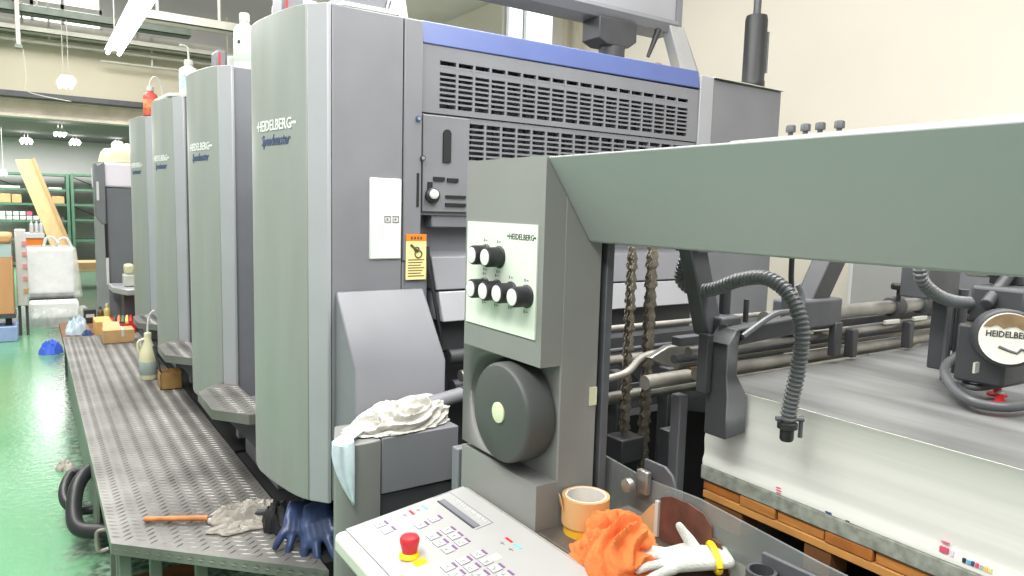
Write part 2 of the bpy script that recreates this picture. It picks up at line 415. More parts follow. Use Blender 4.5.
# cable trays and pipes across the hall, hung from above
def rail(name, label, x0, x1, y, z, h, d, m, hang=()):
    r = thing(name, label, 'cable tray' if 'tray' in name else 'pipe', ((x0 + x1) / 2, y, z))
    bm = B()
    if d > 0:
        box(bm, x0, x1, y - d / 2, y + d / 2, z, z + 0.012); box(bm, x0, x1, y - d / 2, y - d / 2 + 0.012, z, z + h); box(bm, x0, x1, y + d / 2 - 0.012, y + d / 2, z, z + h)
    else: cyl(bm, (x0, y, z), (x1, y, z), h, seg=10)
    obj('tray' if d > 0 else 'pipe_run', bm, m, r)
    for hx, z1 in hang:
        hb = B(); box(hb, hx - 0.012, hx + 0.012, y - 0.012, y + 0.012, z, z1); obj('hanger', hb, M_PIPE, r)
    return r
rail('cable_tray', 'grey cable tray highest across the clerestory windows', -4, 2.0, 11.4, 3.93, 0.10, 0.22, M_GWALK, ((-0.05, 5.2), (0.17, 5.2)))
rail('cable_tray', 'lower grey cable tray above the pale pipe and beige wall band', -4, 3.4, 11.6, 3.74, 0.07, 0.18, M_PIPE, ((0.0, 5.2), (1.35, 5.2)))
rail('service_pipe', 'pale pipe running just over the beige wall band', -4, 3.4, 11.76, 3.66, 0.022, 0, M_PIPE, ((0.3, 4.2),))
rail('service_pipe', 'thin light pipe across the beige wall above the press towers', 0.9, 3.4, 11.8, 3.52, 0.018, 0, M_PIPE, ((1.55, 4.4), (2.6, 4.4)))
rail('cable_tray', 'cream girder tray nearest the camera behind the white bottle', 1.1, 3.4, 9.0, 3.56, 0.10, 0.2, M_PIPE, ((1.25, 5.0), (1.9, 5.0)))
cn = thing('hanging_conduit', 'square grey conduit drop hanging before the beige wall band at far left', 'conduit', (-0.04, 11.2, 3.45))
obj('conduit', box(B(), -0.07, -0.02, 11.17, 11.23, 3.5, 5.0), M_PIPE, cn, bev=0.004)
obj('bracket', box(B(), -0.085, -0.005, 11.16, 11.24, 3.46, 3.5), M_GWALK, cn)
wire = B(); tube(wire, spline([(0.0, 11.2, 3.46), (0.02, 11.2, 3.1), (0.03, 11.2, 2.93), (0.5, 11.25, 2.86)], 6), 0.006, 6); obj('wire', wire, M_PIPE, cn)
# fluorescent fittings
def tube_light(loc, length, label, name='fluorescent_light', rods=True):
    x, y, z = loc
    r = thing(name, label, 'ceiling light', (x, y, z), 'fluorescent lights')
    hb = B(); prism(hb, [(x - 0.09, z + 0.03), (x + 0.09, z + 0.03), (x + 0.03, z + 0.085), (x - 0.03, z + 0.085)], 'y', y, y + length)
    obj('housing', hb, M_PIPE, r)
    n = max(1, round(length / 1.25))
    for s in (-1, 1):
        for k in range(n):
            tb = B(); a = y + length * k / n + 0.02; cyl(tb, (x + s * 0.055, a, z), (x + s * 0.055, y + length * (k + 1) / n - 0.02, z), 0.019, seg=10)
            obj('tube', tb, M_TUBE, r)
    if rods:
        for yy in (y + 0.2, y + length - 0.2):
            rb = B(); cyl(rb, (x, yy, z + 0.08), (x, yy, z + 1.6), 0.006, seg=6); obj('suspension_rod', rb, M_PIPE, r)
    return r
tube_light((0.83, 6.4, 3.2), 2.85, 'bright twin tube ceiling light running toward the press, largest light in view')
def pendant(loc, label, w=0.11, l=0.5, drop=0.7):
    x, y, z = loc
    r = thing('pendant_light', label, 'hanging light', loc, 'small hanging lights at the back')
    hb = B(); prism(hb, [(x - w, z + 0.05), (x + w, z + 0.05), (x + w * 0.6, z + 0.12), (x - w * 0.6, z + 0.12)], 'y', y - l / 2, y + l / 2); obj('housing', hb, M_WHITE, r)
    for s in (-1, 0, 1):
        tb = B(); cyl(tb, (x + s * w * 0.6, y - l / 2, z + 0.03), (x + s * w * 0.6, y + l / 2, z + 0.03), 0.024, seg=10); obj('tube', tb, M_LAMP, r)
    cb = B()
    for s in (-0.03, 0.03): cyl(cb, (x + s, y, z + 0.1), (x + s, y, z + 0.1 + drop), 0.005, seg=6)
    obj('hanging_wire', cb, M_PIPE, r)
pendant((0.455, 11.3, 3.05), 'hanging twin tube lamp in front of the beige wall band', 0.11, 0.5, 0.76)
pendant((0.50, 15.5, 2.70), 'tube lamp just under the cream girder', 0.11, 0.6, 0.2)
pendant((-0.02, 18.5, 2.70), 'lamp at the left end of the row over the leaning plank', 0.13, 0.5, 0.2)
pendant((0.86, 18.5, 2.74), 'middle lamp of the row over the green rack', 0.12, 0.4, 0.15)
pendant((1.68, 18.5, 2.76), 'lamp of the row over the rack nearest the press towers', 0.12, 0.4, 0.15)
pendant((-0.44, 17.0, 1.98), 'low lamp on a long wire at the left edge of the picture', 0.10, 0.4, 0.9)

# ------------------------------------------------------------------ back of the hall: rack, plank, packages
def rack(x0, x1, shelves, label, loc):
    r = thing('storage_rack', label, 'shelf', loc, 'green storage racks')
    for x in (x0, x1):
        for y in (19.55, 20.2):
            obj('post', box(B(), x - 0.03, x + 0.03, y - 0.03, y + 0.03, 0, 2.14), M_GREEN, r)
    for z in shelves: obj('shelf_board', box(B(), x0, x1, 19.55, 20.2, z - 0.05, z), M_GREEN, r)
    bb = B(); tube(bb, [(x0, 20.19, 2.1), (x1, 20.19, 1.45)], 0.012, 6); tube(bb, [(x0, 20.19, 1.4), (x1, 20.19, 0.7)], 0.012, 6); obj('brace', bb, M_GREEN, r)
    return r
rack(-0.95, 0.73, (2.13, 1.78, 1.45, 1.07, 0.66, 0.1), 'green steel rack holding cartons behind the leaning plank', (-0.1, 19.9, 0))
rack(0.82, 2.3, (2.15, 1.80, 1.45, 1.10, 0.62, 0.1), 'empty green steel rack behind the delivery end of the press', (1.5, 19.9, 0))
def carton(x0, x1, y0, y1, z0, z1, label, m=M_CARD, group=None, tape=True, name='cardboard_box'):
    r = thing(name, label, 'box', ((x0 + x1) / 2, (y0 + y1) / 2, z0), group)
    obj('carton', box(B(), x0, x1, y0, y1, z0, z1), m, r, bev=0.004)
    if tape: obj('tape_strip', box(B(), (x0 + x1) / 2 - 0.02, (x0 + x1) / 2 + 0.02, y0 - 0.002, y1 + 0.002, z1 - 0.06 * (z1 - z0) * 4, z1 + 0.002), M_CARD2, r)
    return r
for i, (a, b, h) in enumerate(((-0.62, -0.36, 0.20), (-0.34, -0.16, 0.19), (0.42, 0.66, 0.17))):
    carton(a, b, 19.6, 20.0, 1.452, 1.452 + h, ('brown carton at the left end of the rack shelf', 'brown carton between the rack end and the plank', 'brown carton on the rack just past the leaning plank')[i], M_CARD, 'cartons on the green rack')
k = 0
for z in (1.072, 1.172):
    for i in range(6 if z < 1.1 else 5):
        x = -0.58 + i * 0.125
        if x > 0.15: continue
        red = (z > 1.1 and i == 4)
        bm = box(B(), x, x + 0.105, 19.62, 19.8, z, z + 0.085)
        tag(obj('small_carton', bm, M_MAG if red else M_WHITE, bev=0.003), 'small red carton on the rack' if red else ('small white carton in the lower row on the rack' if z < 1.1 else 'small white carton in the upper row on the rack'), 'box', 'small cartons on the green rack' if not red else None)
bm = box(B(), -0.55, -0.18, 19.65, 19.95, 1.782, 1.83); tag(obj('paper_bundle', bm, M_WHITE), 'flat white bundle on the upper rack shelf left of the plank', 'paper')
bm = box(B(), 0.36, 0.62, 19.65, 19.95, 1.782, 1.82); tag(obj('paper_bundle', bm, M_WHITE), 'flat white bundle on the upper rack shelf right of the plank', 'paper')
heap_b = heap(B(), (0.6, 19.8, 1.072), 0.09, 0.09, 0.09, 3.3, 16); tag(obj('dark_bag', heap_b, M_DARK), 'small dark crumpled bag on the rack right of the plank', 'bag')
# leaning board: folded long carton
lb = thing('leaning_plank', 'long pale wooden plank leaning against the green rack', 'plank', (0.35, 18.4, 0))
def lean(bm, xa, xb, za, zb, w, y0, y1, t):
    dx = w / 2
    hexa(bm, [(xb, y0, za), (xb + w, y0, za + 0.06), (xb + w, y0 + t, za + 0.06), (xb, y0 + t, za)],
         [(xa, y1, zb), (xa + w, y1, zb + 0.03), (xa + w, y1 + t, zb + 0.03), (xa, y1 + t, zb)])
    return bm
obj('board', lean(B(), -0.24, 0.50, 0.0, 2.38, 0.30, 17.9, 18.9, 0.03), mat('pale plank wood', (168, 138, 94), 0.7, var=0.15, scale=5, stretch=(3, 3, 0.5)), lb)
obj('side_lip', lean(B(), 0.06, 0.80, 0.06, 2.41, 0.055, 17.85, 18.85, 0.08), mat('plank edge wood', (142, 112, 72), 0.7, var=0.15, scale=5), lb)
# white wrapped package stack
wp = thing('wrapped_machine', 'large white box shrouded in plastic sheet standing on the green floor', 'box', (0.18, 11.1, 0))
obj('box_body', box(B(), -0.06, 0.44, 10.85, 11.4, 0.36, 0.93), mat('bright white card', (244, 244, 244), 0.6, var=0.02), wp, bev=0.02)
obj('stand', box(B(), -0.05, 0.43, 10.9, 11.35, 0.02, 0.36), M_GREYM, wp, bev=0.01)
fb = B(); prism(fb, [(-0.15, 0.30), (0.53, 0.30), (0.47, 0.955), (-0.08, 0.955)], 'y', 10.82, 11.44); obj('plastic_shroud', fb, M_FILM, wp, bev=0.03)
cb = B(); tube(cb, spline([(0.12, 11.0, 0.95), (0.15, 11.0, 1.06), (0.22, 11.0, 1.08), (0.28, 11.0, 1.0)], 6), 0.018, 8); tube(cb, spline([(0.25, 11.05, 0.95), (0.3, 11.05, 1.05), (0.38, 11.05, 1.06), (0.43, 11.05, 0.95)], 6), 0.016, 8); obj('carry_strap', cb, M_WHITE, wp)
pk = thing('wrapped_package', 'flat white package in clear film at the foot of the shrouded box', 'package', (0.2, 10.55, 0))
obj('package_body', box(B(), -0.06, 0.46, 10.4, 10.72, 0.10, 0.30), mat('bright white card', (244, 244, 244)), pk, bev=0.02)
hb = heap(B(), (0.18, 10.56, 0), 0.42, 0.24, 0.26, 5.1, 40, 0.3, 2.5, 0, 0.1, 0.25); obj('plastic_wrap', hb, M_FILM, pk)
# orange wood cart at the left edge
ct = thing('wooden_cart', 'tall orange wood cart cut off by the left edge of the picture', 'cart', (-0.55, 9.7, 0))
obj('panel', box(B(), -0.85, -0.19, 9.5, 10.0, 0.30, 0.93), M_OCABIN, ct, bev=0.01)
obj('upper_panel', box(B(), -0.85, -0.195, 9.5, 10.0, 0.93, 1.08), mat('blue grey tray', (190, 205, 205), 0.5), ct, bev=0.005)
obj('top', box(B(), -0.86, -0.185, 9.48, 10.02, 1.08, 1.19), M_OCABIN, ct, bev=0.03)
obj('base_board', box(B(), -0.86, -0.18, 9.48, 10.0, 0.26, 0.30), M_GREYM, ct)
for x in (-0.8, -0.25): obj('leg', box(B(), x - 0.03, x + 0.03, 9.55, 9.62, 0.17, 0.26), M_BLACK, ct)
obj('plinth', box(B(), -0.86, -0.17, 9.46, 10.0, 0, 0.17), mat('pale blue plinth', (160, 176, 222), 0.5), ct, bev=0.01)
sr = thing('paper_racks', 'narrow white filing rack with red tabs beside the orange cart', 'rack', (-0.12, 9.9, 0))
obj('rack_frame', box(B(), -0.165, -0.06, 9.8, 10.1, 0.35, 1.22), M_WHITE, sr, bev=0.01)
for z in (0.5, 0.64, 0.78, 0.92, 1.04): obj('tab', box(B(), -0.10, -0.055, 9.79, 9.82, z, z + 0.05), mat('pale pink tab', (222, 150, 146), 0.6) if z > 0.6 else M_TAPE, sr)
for x in (-0.15, -0.08): obj('leg', box(B(), x - 0.015, x + 0.015, 9.85, 9.88, 0, 0.36), M_GREYM, sr)
yt = thing('orange_tray', 'orange plastic tray topped with white packs near the plank', 'tray', (0.0, 12.0, 0.85))
prism(bm := B(), [(-0.13, 1.02), (0.14, 1.02), (0.10, 0.90), (-0.08, 0.90)], 'y', 11.9, 12.3); obj('tray', bm, M_STICKO, yt, bev=0.01)
obj('pack', box(B(), -0.14, 0.15, 11.88, 12.32, 1.02, 1.09), M_WHITE, yt, bev=0.01)
obj('support_leg', box(B(), -0.06, 0.08, 12.0, 12.2, 0, 0.90), M_GREYM, yt)
def bottle(loc, r, h, m, label, cap=M_WHITE, name='plastic_bottle', lab=None, spout=None, group=None):
    x, y, z = loc
    o = thing(name, label, 'bottle', loc, group)
    lathe(bm := B(), [(r * 0.9, 0), (r, 0.02 * h), (r, 0.66 * h), (r * 0.93, 0.73 * h), (r * 0.72, 0.78 * h), (r * 0.45, 0.81 * h), (r * 0.4, 0.86 * h)], loc, seg=20); obj('bottle_body', bm, m, o)
    lathe(bm := B(), [(r * 0.46, 0.85 * h), (r * 0.48, 0.86 * h), (r * 0.46, 0.98 * h), (r * 0.4, h)], loc, seg=16); obj('cap', bm, cap, o)
    if lab is not None:
        lathe(bm := B(), [(r * 1.005, 0.15 * h), (r * 1.012, 0.152 * h), (r * 1.012, 0.55 * h), (r * 1.005, 0.552 * h)], loc, seg=20); obj('label_band', bm, lab, o)
    if spout:
        tube(bm := B(), spline([(x, y, z + 0.97 * h)] + spout, 6), 0.006, 8); obj('spout_tube', bm, cap, o)
    return o
for i, x in enumerate((0.0, 0.06, 0.115)):
    bottle((x, 12.1, 1.091), 0.026, 0.17, M_WHITE, ('white bottle on the orange tray, left of three', 'middle white bottle on the orange tray', 'white bottle on the orange tray, nearest the plank')[i], group='bottles on the orange tray')
carton(0.52, 1.15, 14.6, 15.2, 0.35, 0.46, 'flat brown carton lying on a trestle behind the shrouded box', M_CARD, None, False)
ts = thing('low_trestle', 'low tan trestle carrying the flat brown carton', 'trestle', (0.85, 14.9, 0))
obj('top', box(B(), 0.50, 1.2, 14.6, 15.2, 0.31, 0.348), M_CARD2, ts)
for x in (0.56, 1.12):
    obj('leg', box(B(), x - 0.04, x + 0.04, 14.65, 15.15, 0, 0.31), M_CARD, ts)

# ------------------------------------------------------------------ footboard platform along the press
def lozenges(bm, inside, x0, x1, y0, y1, z, pitch=0.033, L=0.0185, W=0.0055, h=0.0028):
    ny = int((y1 - y0) / pitch); nx = int((x1 - x0) / pitch)
    for j in range(ny + 1):
        for i in range(nx + 1):
            x, y = x0 + i * pitch, y0 + j * pitch
            if not inside(x, y): continue
            a = 0.62 if i % 2 else -0.62
            ca, sa = math.cos(a), math.sin(a)
            def P(u, v, w): return bm.verts.new((x + u * ca - v * sa, y + u * sa + v * ca, z + w))
            e = [P(-L, 0, 0), P(0, -W, 0), P(L, 0, 0), P(0, W, 0)]; t0, t1 = P(-L * 0.5, 0, h), P(L * 0.5, 0, h)
            bm.faces.new((e[0], e[1], t1, t0)); bm.faces.new((e[1], e[2], t1)); bm.faces.new((e[2], e[3], t0, t1)); bm.faces.new((e[3], e[0], t0))
fbp = thing('footboard_platform', 'long diamond plate footboard beside the press towers', 'platform', (0.45, 4.4, 0))
poly = [(0.172, 2.508), (0.40, 2.285), (0.705, 1.985), (0.705, 6.55), (0.172, 6.55)]
dk = B(); prism(dk, poly, 'z', 0.462, 0.50)
def inside_deck(x, y): return 0.185 < x < 0.695 and (x + y) > 2.72 and y < 6.54
lozenges(dk, inside_deck, 0.19, 0.70, 2.02, 6.53, 0.4999)
# pressed lozenges along the front lip
for k in range(20):
    t = (k + 0.5) / 20; x = 0.172 + t * 0.533; y = 2.680 - x - 0.0005
    e = [dk.verts.new((x + a * 0.707, y - a * 0.707, 0.481 + b)) for a, b in ((-0.012, 0), (0, -0.005), (0.012, 0), (0, 0.005))]
    f = dk.verts.new((x - 0.0016, y - 0.0016, 0.481))
    for q in range(4): dk.faces.new((e[q], e[(q + 1) % 4], f))
obj('deck_plate', dk, M_DIAM, fbp)
for y0, y1 in ((2.72, 3.6), (3.62, 5.0), (5.02, 6.5)):
    obj('side_panel', box(B(), 0.195, 0.21, y0, y1, 0.06, 0.455), M_GWALK, fbp, bev=0.003) if y0 > 3 else None
for x, y in ((0.215, 2.57), (0.235, 2.95), (0.24, 3.3), (0.30, 2.52), (0.42, 2.40), (0.66, 2.16)):
    obj('leg', box(B(), x - 0.018, x + 0.018, y - 0.018, y + 0.018, 0.0, 0.462), M_GWALK, fbp, bev=0.003)
for i, y in enumerate((2.86, 3.1)):
    bm = B(); tube(bm, spline([(0.205, y, 0.30), (0.17, y, 0.30), (0.165, y, 0.27), (0.17, y, 0.22), (0.205, y, 0.22)], 4), 0.008, 8)
    if i == 1: obj('pull_handle', bm, M_ROD, fbp)
    else: bm.free()
# hoses looping under the platform
hs = thing('floor_hose', 'thick black hose looping out from under the diamond plate footboard', 'hose', (0.14, 3.4, 0))
tube(bm := B(), spline([(0.32, 4.1, 0.27), (0.226, 4.0, 0.26), (0.176, 3.96, 0.25), (0.13, 3.85, 0.22), (0.11, 3.72, 0.15), (0.125, 3.63, 0.11), (0.195, 3.58, 0.10), (0.32, 3.52, 0.10)], 8), 0.034, 12); obj('hose_run', bm, M_RUBBER, hs)
tube(bm := B(), spline([(0.32, 4.4, 0.18), (0.205, 4.25, 0.17), (0.125, 4.25, 0.16), (0.085, 4.12, 0.13), (0.09, 4.0, 0.10), (0.15, 3.92, 0.08), (0.32, 3.9, 0.08)], 8), 0.024, 12); obj('thin_hose', bm, M_RUBBER, hs)
hp = heap(B(), (0.11, 4.85, 0), 0.05, 0.08, 0.04, 8.8, 20); tag(obj('floor_rag', hp, M_DIRTY), 'soiled rag on the floor beside the footboard', 'rag')
carton(0.26, 0.50, 2.62, 2.95, 0, 0.16, 'brown box pushed under the front edge of the footboard', M_WOODD, None, False)

# ------------------------------------------------------------------ printing towers
XF = 0.72
FRONT = [(0.72, 0.0), (0.676, 0.055)]
for t in range(0, 13):
    a = t / 12
    px = [(0.676, 0.055), (0.655, 0.105), (0.638, 0.18), (0.622, 0.29), (0.615, 0.38), (0.620, 0.45), (0.642, 0.51), (0.69, 0.56)]
curve = spline([(x, y, 0) for x, y in px], 5)
BULGE = [(p.x, p.y) for p in curve]
ARC = [0.0]
for a, b in zip(BULGE, BULGE[1:]): ARC.append(ARC[-1] + math.hypot(b[0] - a[0], b[1] - a[1]))
def on_bulge(s):
    """point and outward direction on the bulged cover at arc length s from its near edge"""
    for i in range(len(ARC) - 1):
        if s <= ARC[i + 1] or i == len(ARC) - 2:
            t = (s - ARC[i]) / (ARC[i + 1] - ARC[i]); a, b = BULGE[i], BULGE[i + 1]
            n = Vector((-(b[1] - a[1]), b[0] - a[0], 0)).normalized()
            if n.x > 0: n = -n
            return Vector((a[0] + (b[0] - a[0]) * t, a[1] + (b[1] - a[1]) * t, 0)), n
def make_tower(y0, label):
    r = thing('printing_tower', label, 'printing press', (0.75, y0, 0.0), 'four towers of the press')
    ZT, ZB = 2.17, 0.69
    bm = B(); pl = [(x, y0 + o) for x, o in BULGE] + [(0.75, y0 + 0.56), (0.75, y0 + 0.06)]
    # bulged door with a rounded lower rear corner
    n = len(BULGE); lo = []; hi = []
    for i, (x, o) in enumerate(BULGE):
        s = ARC[i] / ARC[-1]; zb = ZB + 0.10 * max(0, (s - 0.62) / 0.38) ** 2 
        lo.append(bm.verts.new((x, y0 + o, zb))); hi.append(bm.verts.new((x, y0 + o, ZT)))
    bl = [bm.verts.new((0.75, y0 + 0.56, ZB + 0.1)), bm.verts.new((0.75, y0 + 0.055, ZB))]; bh = [bm.verts.new((0.75, y0 + 0.56, ZT)), bm.verts.new((0.75, y0 + 0.055, ZT))]
    lo += bl; hi += bh; m = len(lo)
    for i in range(m): bm.faces.new((lo[i], lo[(i + 1) % m], hi[(i + 1) % m], hi[i]))
    bm.faces.new(lo[::-1]); bm.faces.new(hi)
    obj('bulged_door', bm, M_TOWER, r, bev=0.003)
    bm = B(); prism(bm, [(0.72, y0), (0.677, y0 + 0.053), (0.7305, y0 + 0.053), (0.7305, y0)], 'z', ZB, ZT); obj('corner_strip', bm, M_FLANGE, r, bev=0.003)
    bm = B(); box(bm, 0.80, 2.29, y0 + 0.06, y0 + 0.66, 0.30, 2.16); obj('tower_body', bm, M_SIDE2, r, bev=0.005)
    bm = B(); box(bm, 0.728, 2.28, y0 + 0.012, y0 + 0.058, 0.55, 2.165); obj('side_cover', bm, M_SIDE2, r, bev=0.004)
    bm = B(); box(bm, 0.71, 0.80, y0, y0 + 1.135, 0.44, 0.503); obj('foot_rail', bm, M_BLACK, r)
    bm = B(); box(bm, 0.80, 0.82, y0 + 0.10, y0 + 0.62, 0.503, 0.78); box(bm, 0.745, 0.81, y0 + 0.635, y0 + 1.13, 0.503, 0.755); obj('base_panel', bm, M_SIDE, r, bev=0.004)
    # lettering follows the bulged door, read from the far edge towards the near edge
    def place(s0, z0):
        def f(u, v, w):
            p, nn = on_bulge(s0 - u); q = p + nn * (0.0012 + w); return Vector((q.x, y0 + q.y, z0 + v))
        return f
    bm = B(); letters(bm, 'HEIDELBERG', 0.046, place(0.305, 1.823), width=0.235, weight=0.0006)
    f = place(0.315, 1.823)
    for a, b, h in ((0.0, 0.014, 0.012), (0.246, 0.270, 0.012)):
        vv = [bm.verts.new(f(a, h, 0)), bm.verts.new(f(b, h, 0)), bm.verts.new(f(b, h + 0.008, 0)), bm.verts.new(f(a, h + 0.008, 0))]; bm.faces.new(vv)
    obj('maker_lettering', bm, M_LOGOW, r)
    bm = B(); letters(bm, 'Speedmaster', 0.046, place(0.275, 1.778), shear=0.35, width=0.20, weight=0.0005); obj('model_lettering', bm, M_LOGOB, r)
    return r
YT = [2.03, 3.20, 4.345, 5.49]
tw = make_tower(YT[1], 'second printing tower from the feeder, white bottle and grey pack on top')
dup(tw, (0, YT[2] - YT[1], 0), 'third printing tower from the feeder, with a flat lid and blue printed bottle on top')
dup(tw, (0, YT[3] - YT[1], 0), 'farthest printing tower, red bottle on top')
t1 = make_tower(YT[0], 'nearest and largest printing tower with blue stripe and vent grille')
# re-cover the near side of the nearest tower
for ch in list(t1.children):
    if ch.name.startswith(('side_cover', 'tower_body')): bpy.data.objects.remove(ch)
Y1 = YT[0]
obj('tower_body', box(B(), 0.80, 2.285, Y1 + 0.085, Y1 + 0.66, 0.30, 2.16), M_SIDE2, t1)
obj('side_cover', box(B(), 0.732, 0.956, Y1, Y1 + 0.16, 0.695, 2.168), M_SIDE, t1, bev=0.004)
so = box(B(), 0.96, 1.022, Y1, Y1 + 0.16, 1.43, 2.168); obj('cover_strip', so, M_SIDE, t1, bev=0.004)
box(bm := B(), 0.96, 1.05, Y1 + 0.006, Y1 + 0.16, 0.55, 1.43); obj('lower_cover_strip', bm, M_SIDE2, t1, bev=0.004)
obj('notice_plate', box(B(), 0.848, 0.952, Y1 - 0.006, Y1 + 0.01, 1.437, 1.684), M_WHITE, t1, bev=0.004)
pn = B()
for a in (0.895, 0.922):
    box(pn, a, a + 0.02, Y1 - 0.0075, Y1 - 0.005, 1.55, 1.552); box(pn, a, a + 0.02, Y1 - 0.0075, Y1 - 0.005, 1.568, 1.57); box(pn, a, a + 0.002, Y1 - 0.0075, Y1 - 0.005, 1.55, 1.57); box(pn, a + 0.018, a + 0.02, Y1 - 0.0075, Y1 - 0.005, 1.55, 1.57); box(pn, a + 0.007, a + 0.012, Y1 - 0.0075, Y1 - 0.005, 1.556, 1.564)
obj('plate_symbols', pn, M_SIDE, t1)
wst = obj('warning_sticker', box(B(), 0.970, 1.040, Y1 - 0.004, Y1 + 0.001, 1.371, 1.492), M_STICKY, t1)
obj('sticker_header', box(B(), 0.970, 1.040, Y1 - 0.004, Y1 + 0.001, 1.492, 1.514), M_STICKO, t1)
sy = B()
tube(sy, [(0.985, Y1 - 0.005, 1.482), (1.000, Y1 - 0.005, 1.468), (1.012, Y1 - 0.005, 1.462)], 0.004, 6)
for rr, cx, cz in ((0.012, 1.012, 1.452), (0.008, 1.006, 1.466)):
    tube(sy, [(cx + rr * math.cos(a * PI / 6), Y1 - 0.005, cz + rr * math.sin(a * PI / 6)) for a in range(13)], 0.0022, 6, False)
for i in range(7):
    z = 1.432 - i * 0.0085; box(sy, 0.976, 1.033 - (i % 3) * 0.006, Y1 - 0.0048, Y1 - 0.0035, z, z + 0.003)
for i in range(4): box(sy, 0.985 + i * 0.011, 0.992 + i * 0.011, Y1 - 0.0048, Y1 - 0.0035, 1.498, 1.507)
obj('sticker_marks', sy, mat('sticker print', (96, 84, 50), 0.6), wst)
# vent grille panels
def grille(bm, x0, x1, z0, z1, y, gx0, gx1, gz0, gz1, cols, rows, skip=None, t=0.012):
    box(bm, x0, gx0, y, y + t, z0, z1); box(bm, gx1, x1, y, y + t, z0, z1); box(bm, gx0, gx1, y, y + t, z0, gz0); box(bm, gx0, gx1, y, y + t, gz1, z1)
    for i in range(1, cols):
        x = gx0 + (gx1 - gx0) * i / cols; box(bm, x - 0.0045, x + 0.0045, y, y + t, gz0, gz1)
    for j in range(1, rows):
        z = gz0 + (gz1 - gz0) * j / rows; box(bm, gx0, gx1, y + 0.0005, y + t, z - 0.0032, z + 0.0032)
    if skip is not None:
        z = gz0 + (gz1 - gz0) * skip / rows; box(bm, gx0, gx1, y + 0.001, y + t, z, z + (gz1 - gz0) / rows)
bm = B(); grille(bm, 1.03, 2.287, 1.897, 2.106, Y1 + 0.02, 1.092, 2.228, 1.915, 2.062, 18, 9, 7); obj('upper_grille_panel', bm, M_SIDE, t1)
bm = B(); grille(bm, 1.03, 2.287, 1.575, 1.893, Y1 + 0.024, 1.205, 2.215, 1.60, 1.876, 16, 16); obj('lower_grille_panel', bm, M_SIDE, t1)
lv = B()
for i in range(26): x = 1.1 + i * 0.044; box(lv, x, x + 0.012, Y1 + 0.055, Y1 + 0.065, 1.6, 2.07)
for z in (1.67, 1.78, 1.96, 2.02): box(lv, 1.05, 2.28, Y1 + 0.045, Y1 + 0.055, z, z + 0.018)
obj('grille_inner_bars', lv, M_GREYM, t1)
bm = B(); hexa(bm, [(1.027, Y1 + 0.016, 2.106), (2.29, Y1 + 0.016, 2.112), (2.29, Y1 + 0.16, 2.112), (1.027, Y1 + 0.16, 2.106)], [(1.027, Y1 + 0.03, 2.178), (2.29, Y1 + 0.03, 2.184), (2.29, Y1 + 0.16, 2.184), (1.027, Y1 + 0.16, 2.178)])
obj('blue_stripe', bm, M_BLUE, t1, bev=0.004)
hp_ = B(); box(hp_, 1.032, 1.202, Y1 + 0.014, Y1 + 0.024, 1.585, 1.890); obj('latch_plate', hp_, M_SIDE, t1, bev=0.003)
sl = B(); prism(sl, [(1.117 + 0.014 * math.cos(a), 1.835 + 0.014 * math.sin(a)) for a in [PI * i / 8 for i in range(9)]] + [(1.103, 1.745), (1.131, 1.745)], 'y', Y1 + 0.008, Y1 + 0.016); obj('handle_slot', sl, M_BLACK, t1)
for x0, x1, z0, z1 in ((1.07, 1.11, 1.685, 1.697), (1.12, 1.16, 1.683, 1.695), (1.05, 1.065, 1.63, 1.68), (1.115, 1.19, 1.632, 1.64), (1.115, 1.19, 1.605, 1.615)):
    obj('slot', box(B(), x0, x1, Y1 + 0.008, Y1 + 0.026, z0, z1), M_BLACK, t1)
obj('edge_hinge', box(B(), 1.005, 1.013, Y1 - 0.002, Y1 + 0.01, 1.60, 1.705), M_BLACK, t1)
for x, z in ((1.008, 1.872), (1.024, 1.752)):
    bm = B(); cyl(bm, (x, Y1 + 0.01, z), (x, Y1 - 0.006, z), 0.009, seg=14); obj('quarter_turn_screw', bm, M_INKB if z > 1.8 else M_DARK, t1)
    bm = B(); cyl(bm, (x, Y1 - 0.004, z), (x, Y1 - 0.008, z), 0.005, seg=12); obj('screw_head', bm, M_ROD, t1)
bm = B(); lathe(bm, [(0.024, 0.0), (0.024, -0.02), (0.02, -0.024)], (1.065, Y1 + 0.02, 1.637), 'y', 20); kb = obj('lock_knob', bm, M_RUBBER, t1)
bm = B(); lathe(bm, [(0.015, -0.022), (0.015, -0.032), (0.012, -0.034)], (1.063, Y1 + 0.02, 1.641), 'y', 20); obj('knob_face', bm, M_WHITE, kb)
# lower front of the nearest tower, seen past the feeder
box(bm := B(), 1.075, 2.287, Y1 + 0.03, Y1 + 0.16, 1.535, 1.60); obj('guard_lip', bm, M_SIDE2, t1, bev=0.004)
box(bm := B(), 1.05, 2.287, Y1 + 0.12, Y1 + 0.16, 1.42, 1.535); obj('dark_recess', bm, M_BLACK, t1)
prism(bm := B(), [(Y1 + 0.02, 1.44), (Y1 + 0.15, 1.47), (Y1 + 0.15, 1.335), (Y1 - 0.02, 1.335)], 'x', 1.07, 2.287); obj('sloping_guard', bm, M_SIDE, t1, bev=0.004)
prism(bm := B(), [(Y1 - 0.02, 1.33), (Y1 + 0.15, 1.33), (Y1 + 0.15, 1.235), (Y1 - 0.05, 1.235)], 'x', 1.08, 2.287); obj('lower_sloping_guard', bm, M_FLANGE, t1, bev=0.004)
box(bm := B(), 1.09, 2.287, Y1 + 0.0, Y1 + 0.15, 1.13, 1.232); obj('dark_guard', bm, M_DARK, t1, bev=0.004)
for z, rr, yy, mm in ((1.12, 0.024, 1.98, M_DARK), (1.02, 0.03, 1.95, M_GREYM), (1.075, 0.018, 1.9, M_STEEL)):
    bm = B(); cyl(bm, (1.10, yy, z), (2.28, yy, z), rr, seg=20); obj('feed_roller', bm, mm, t1)
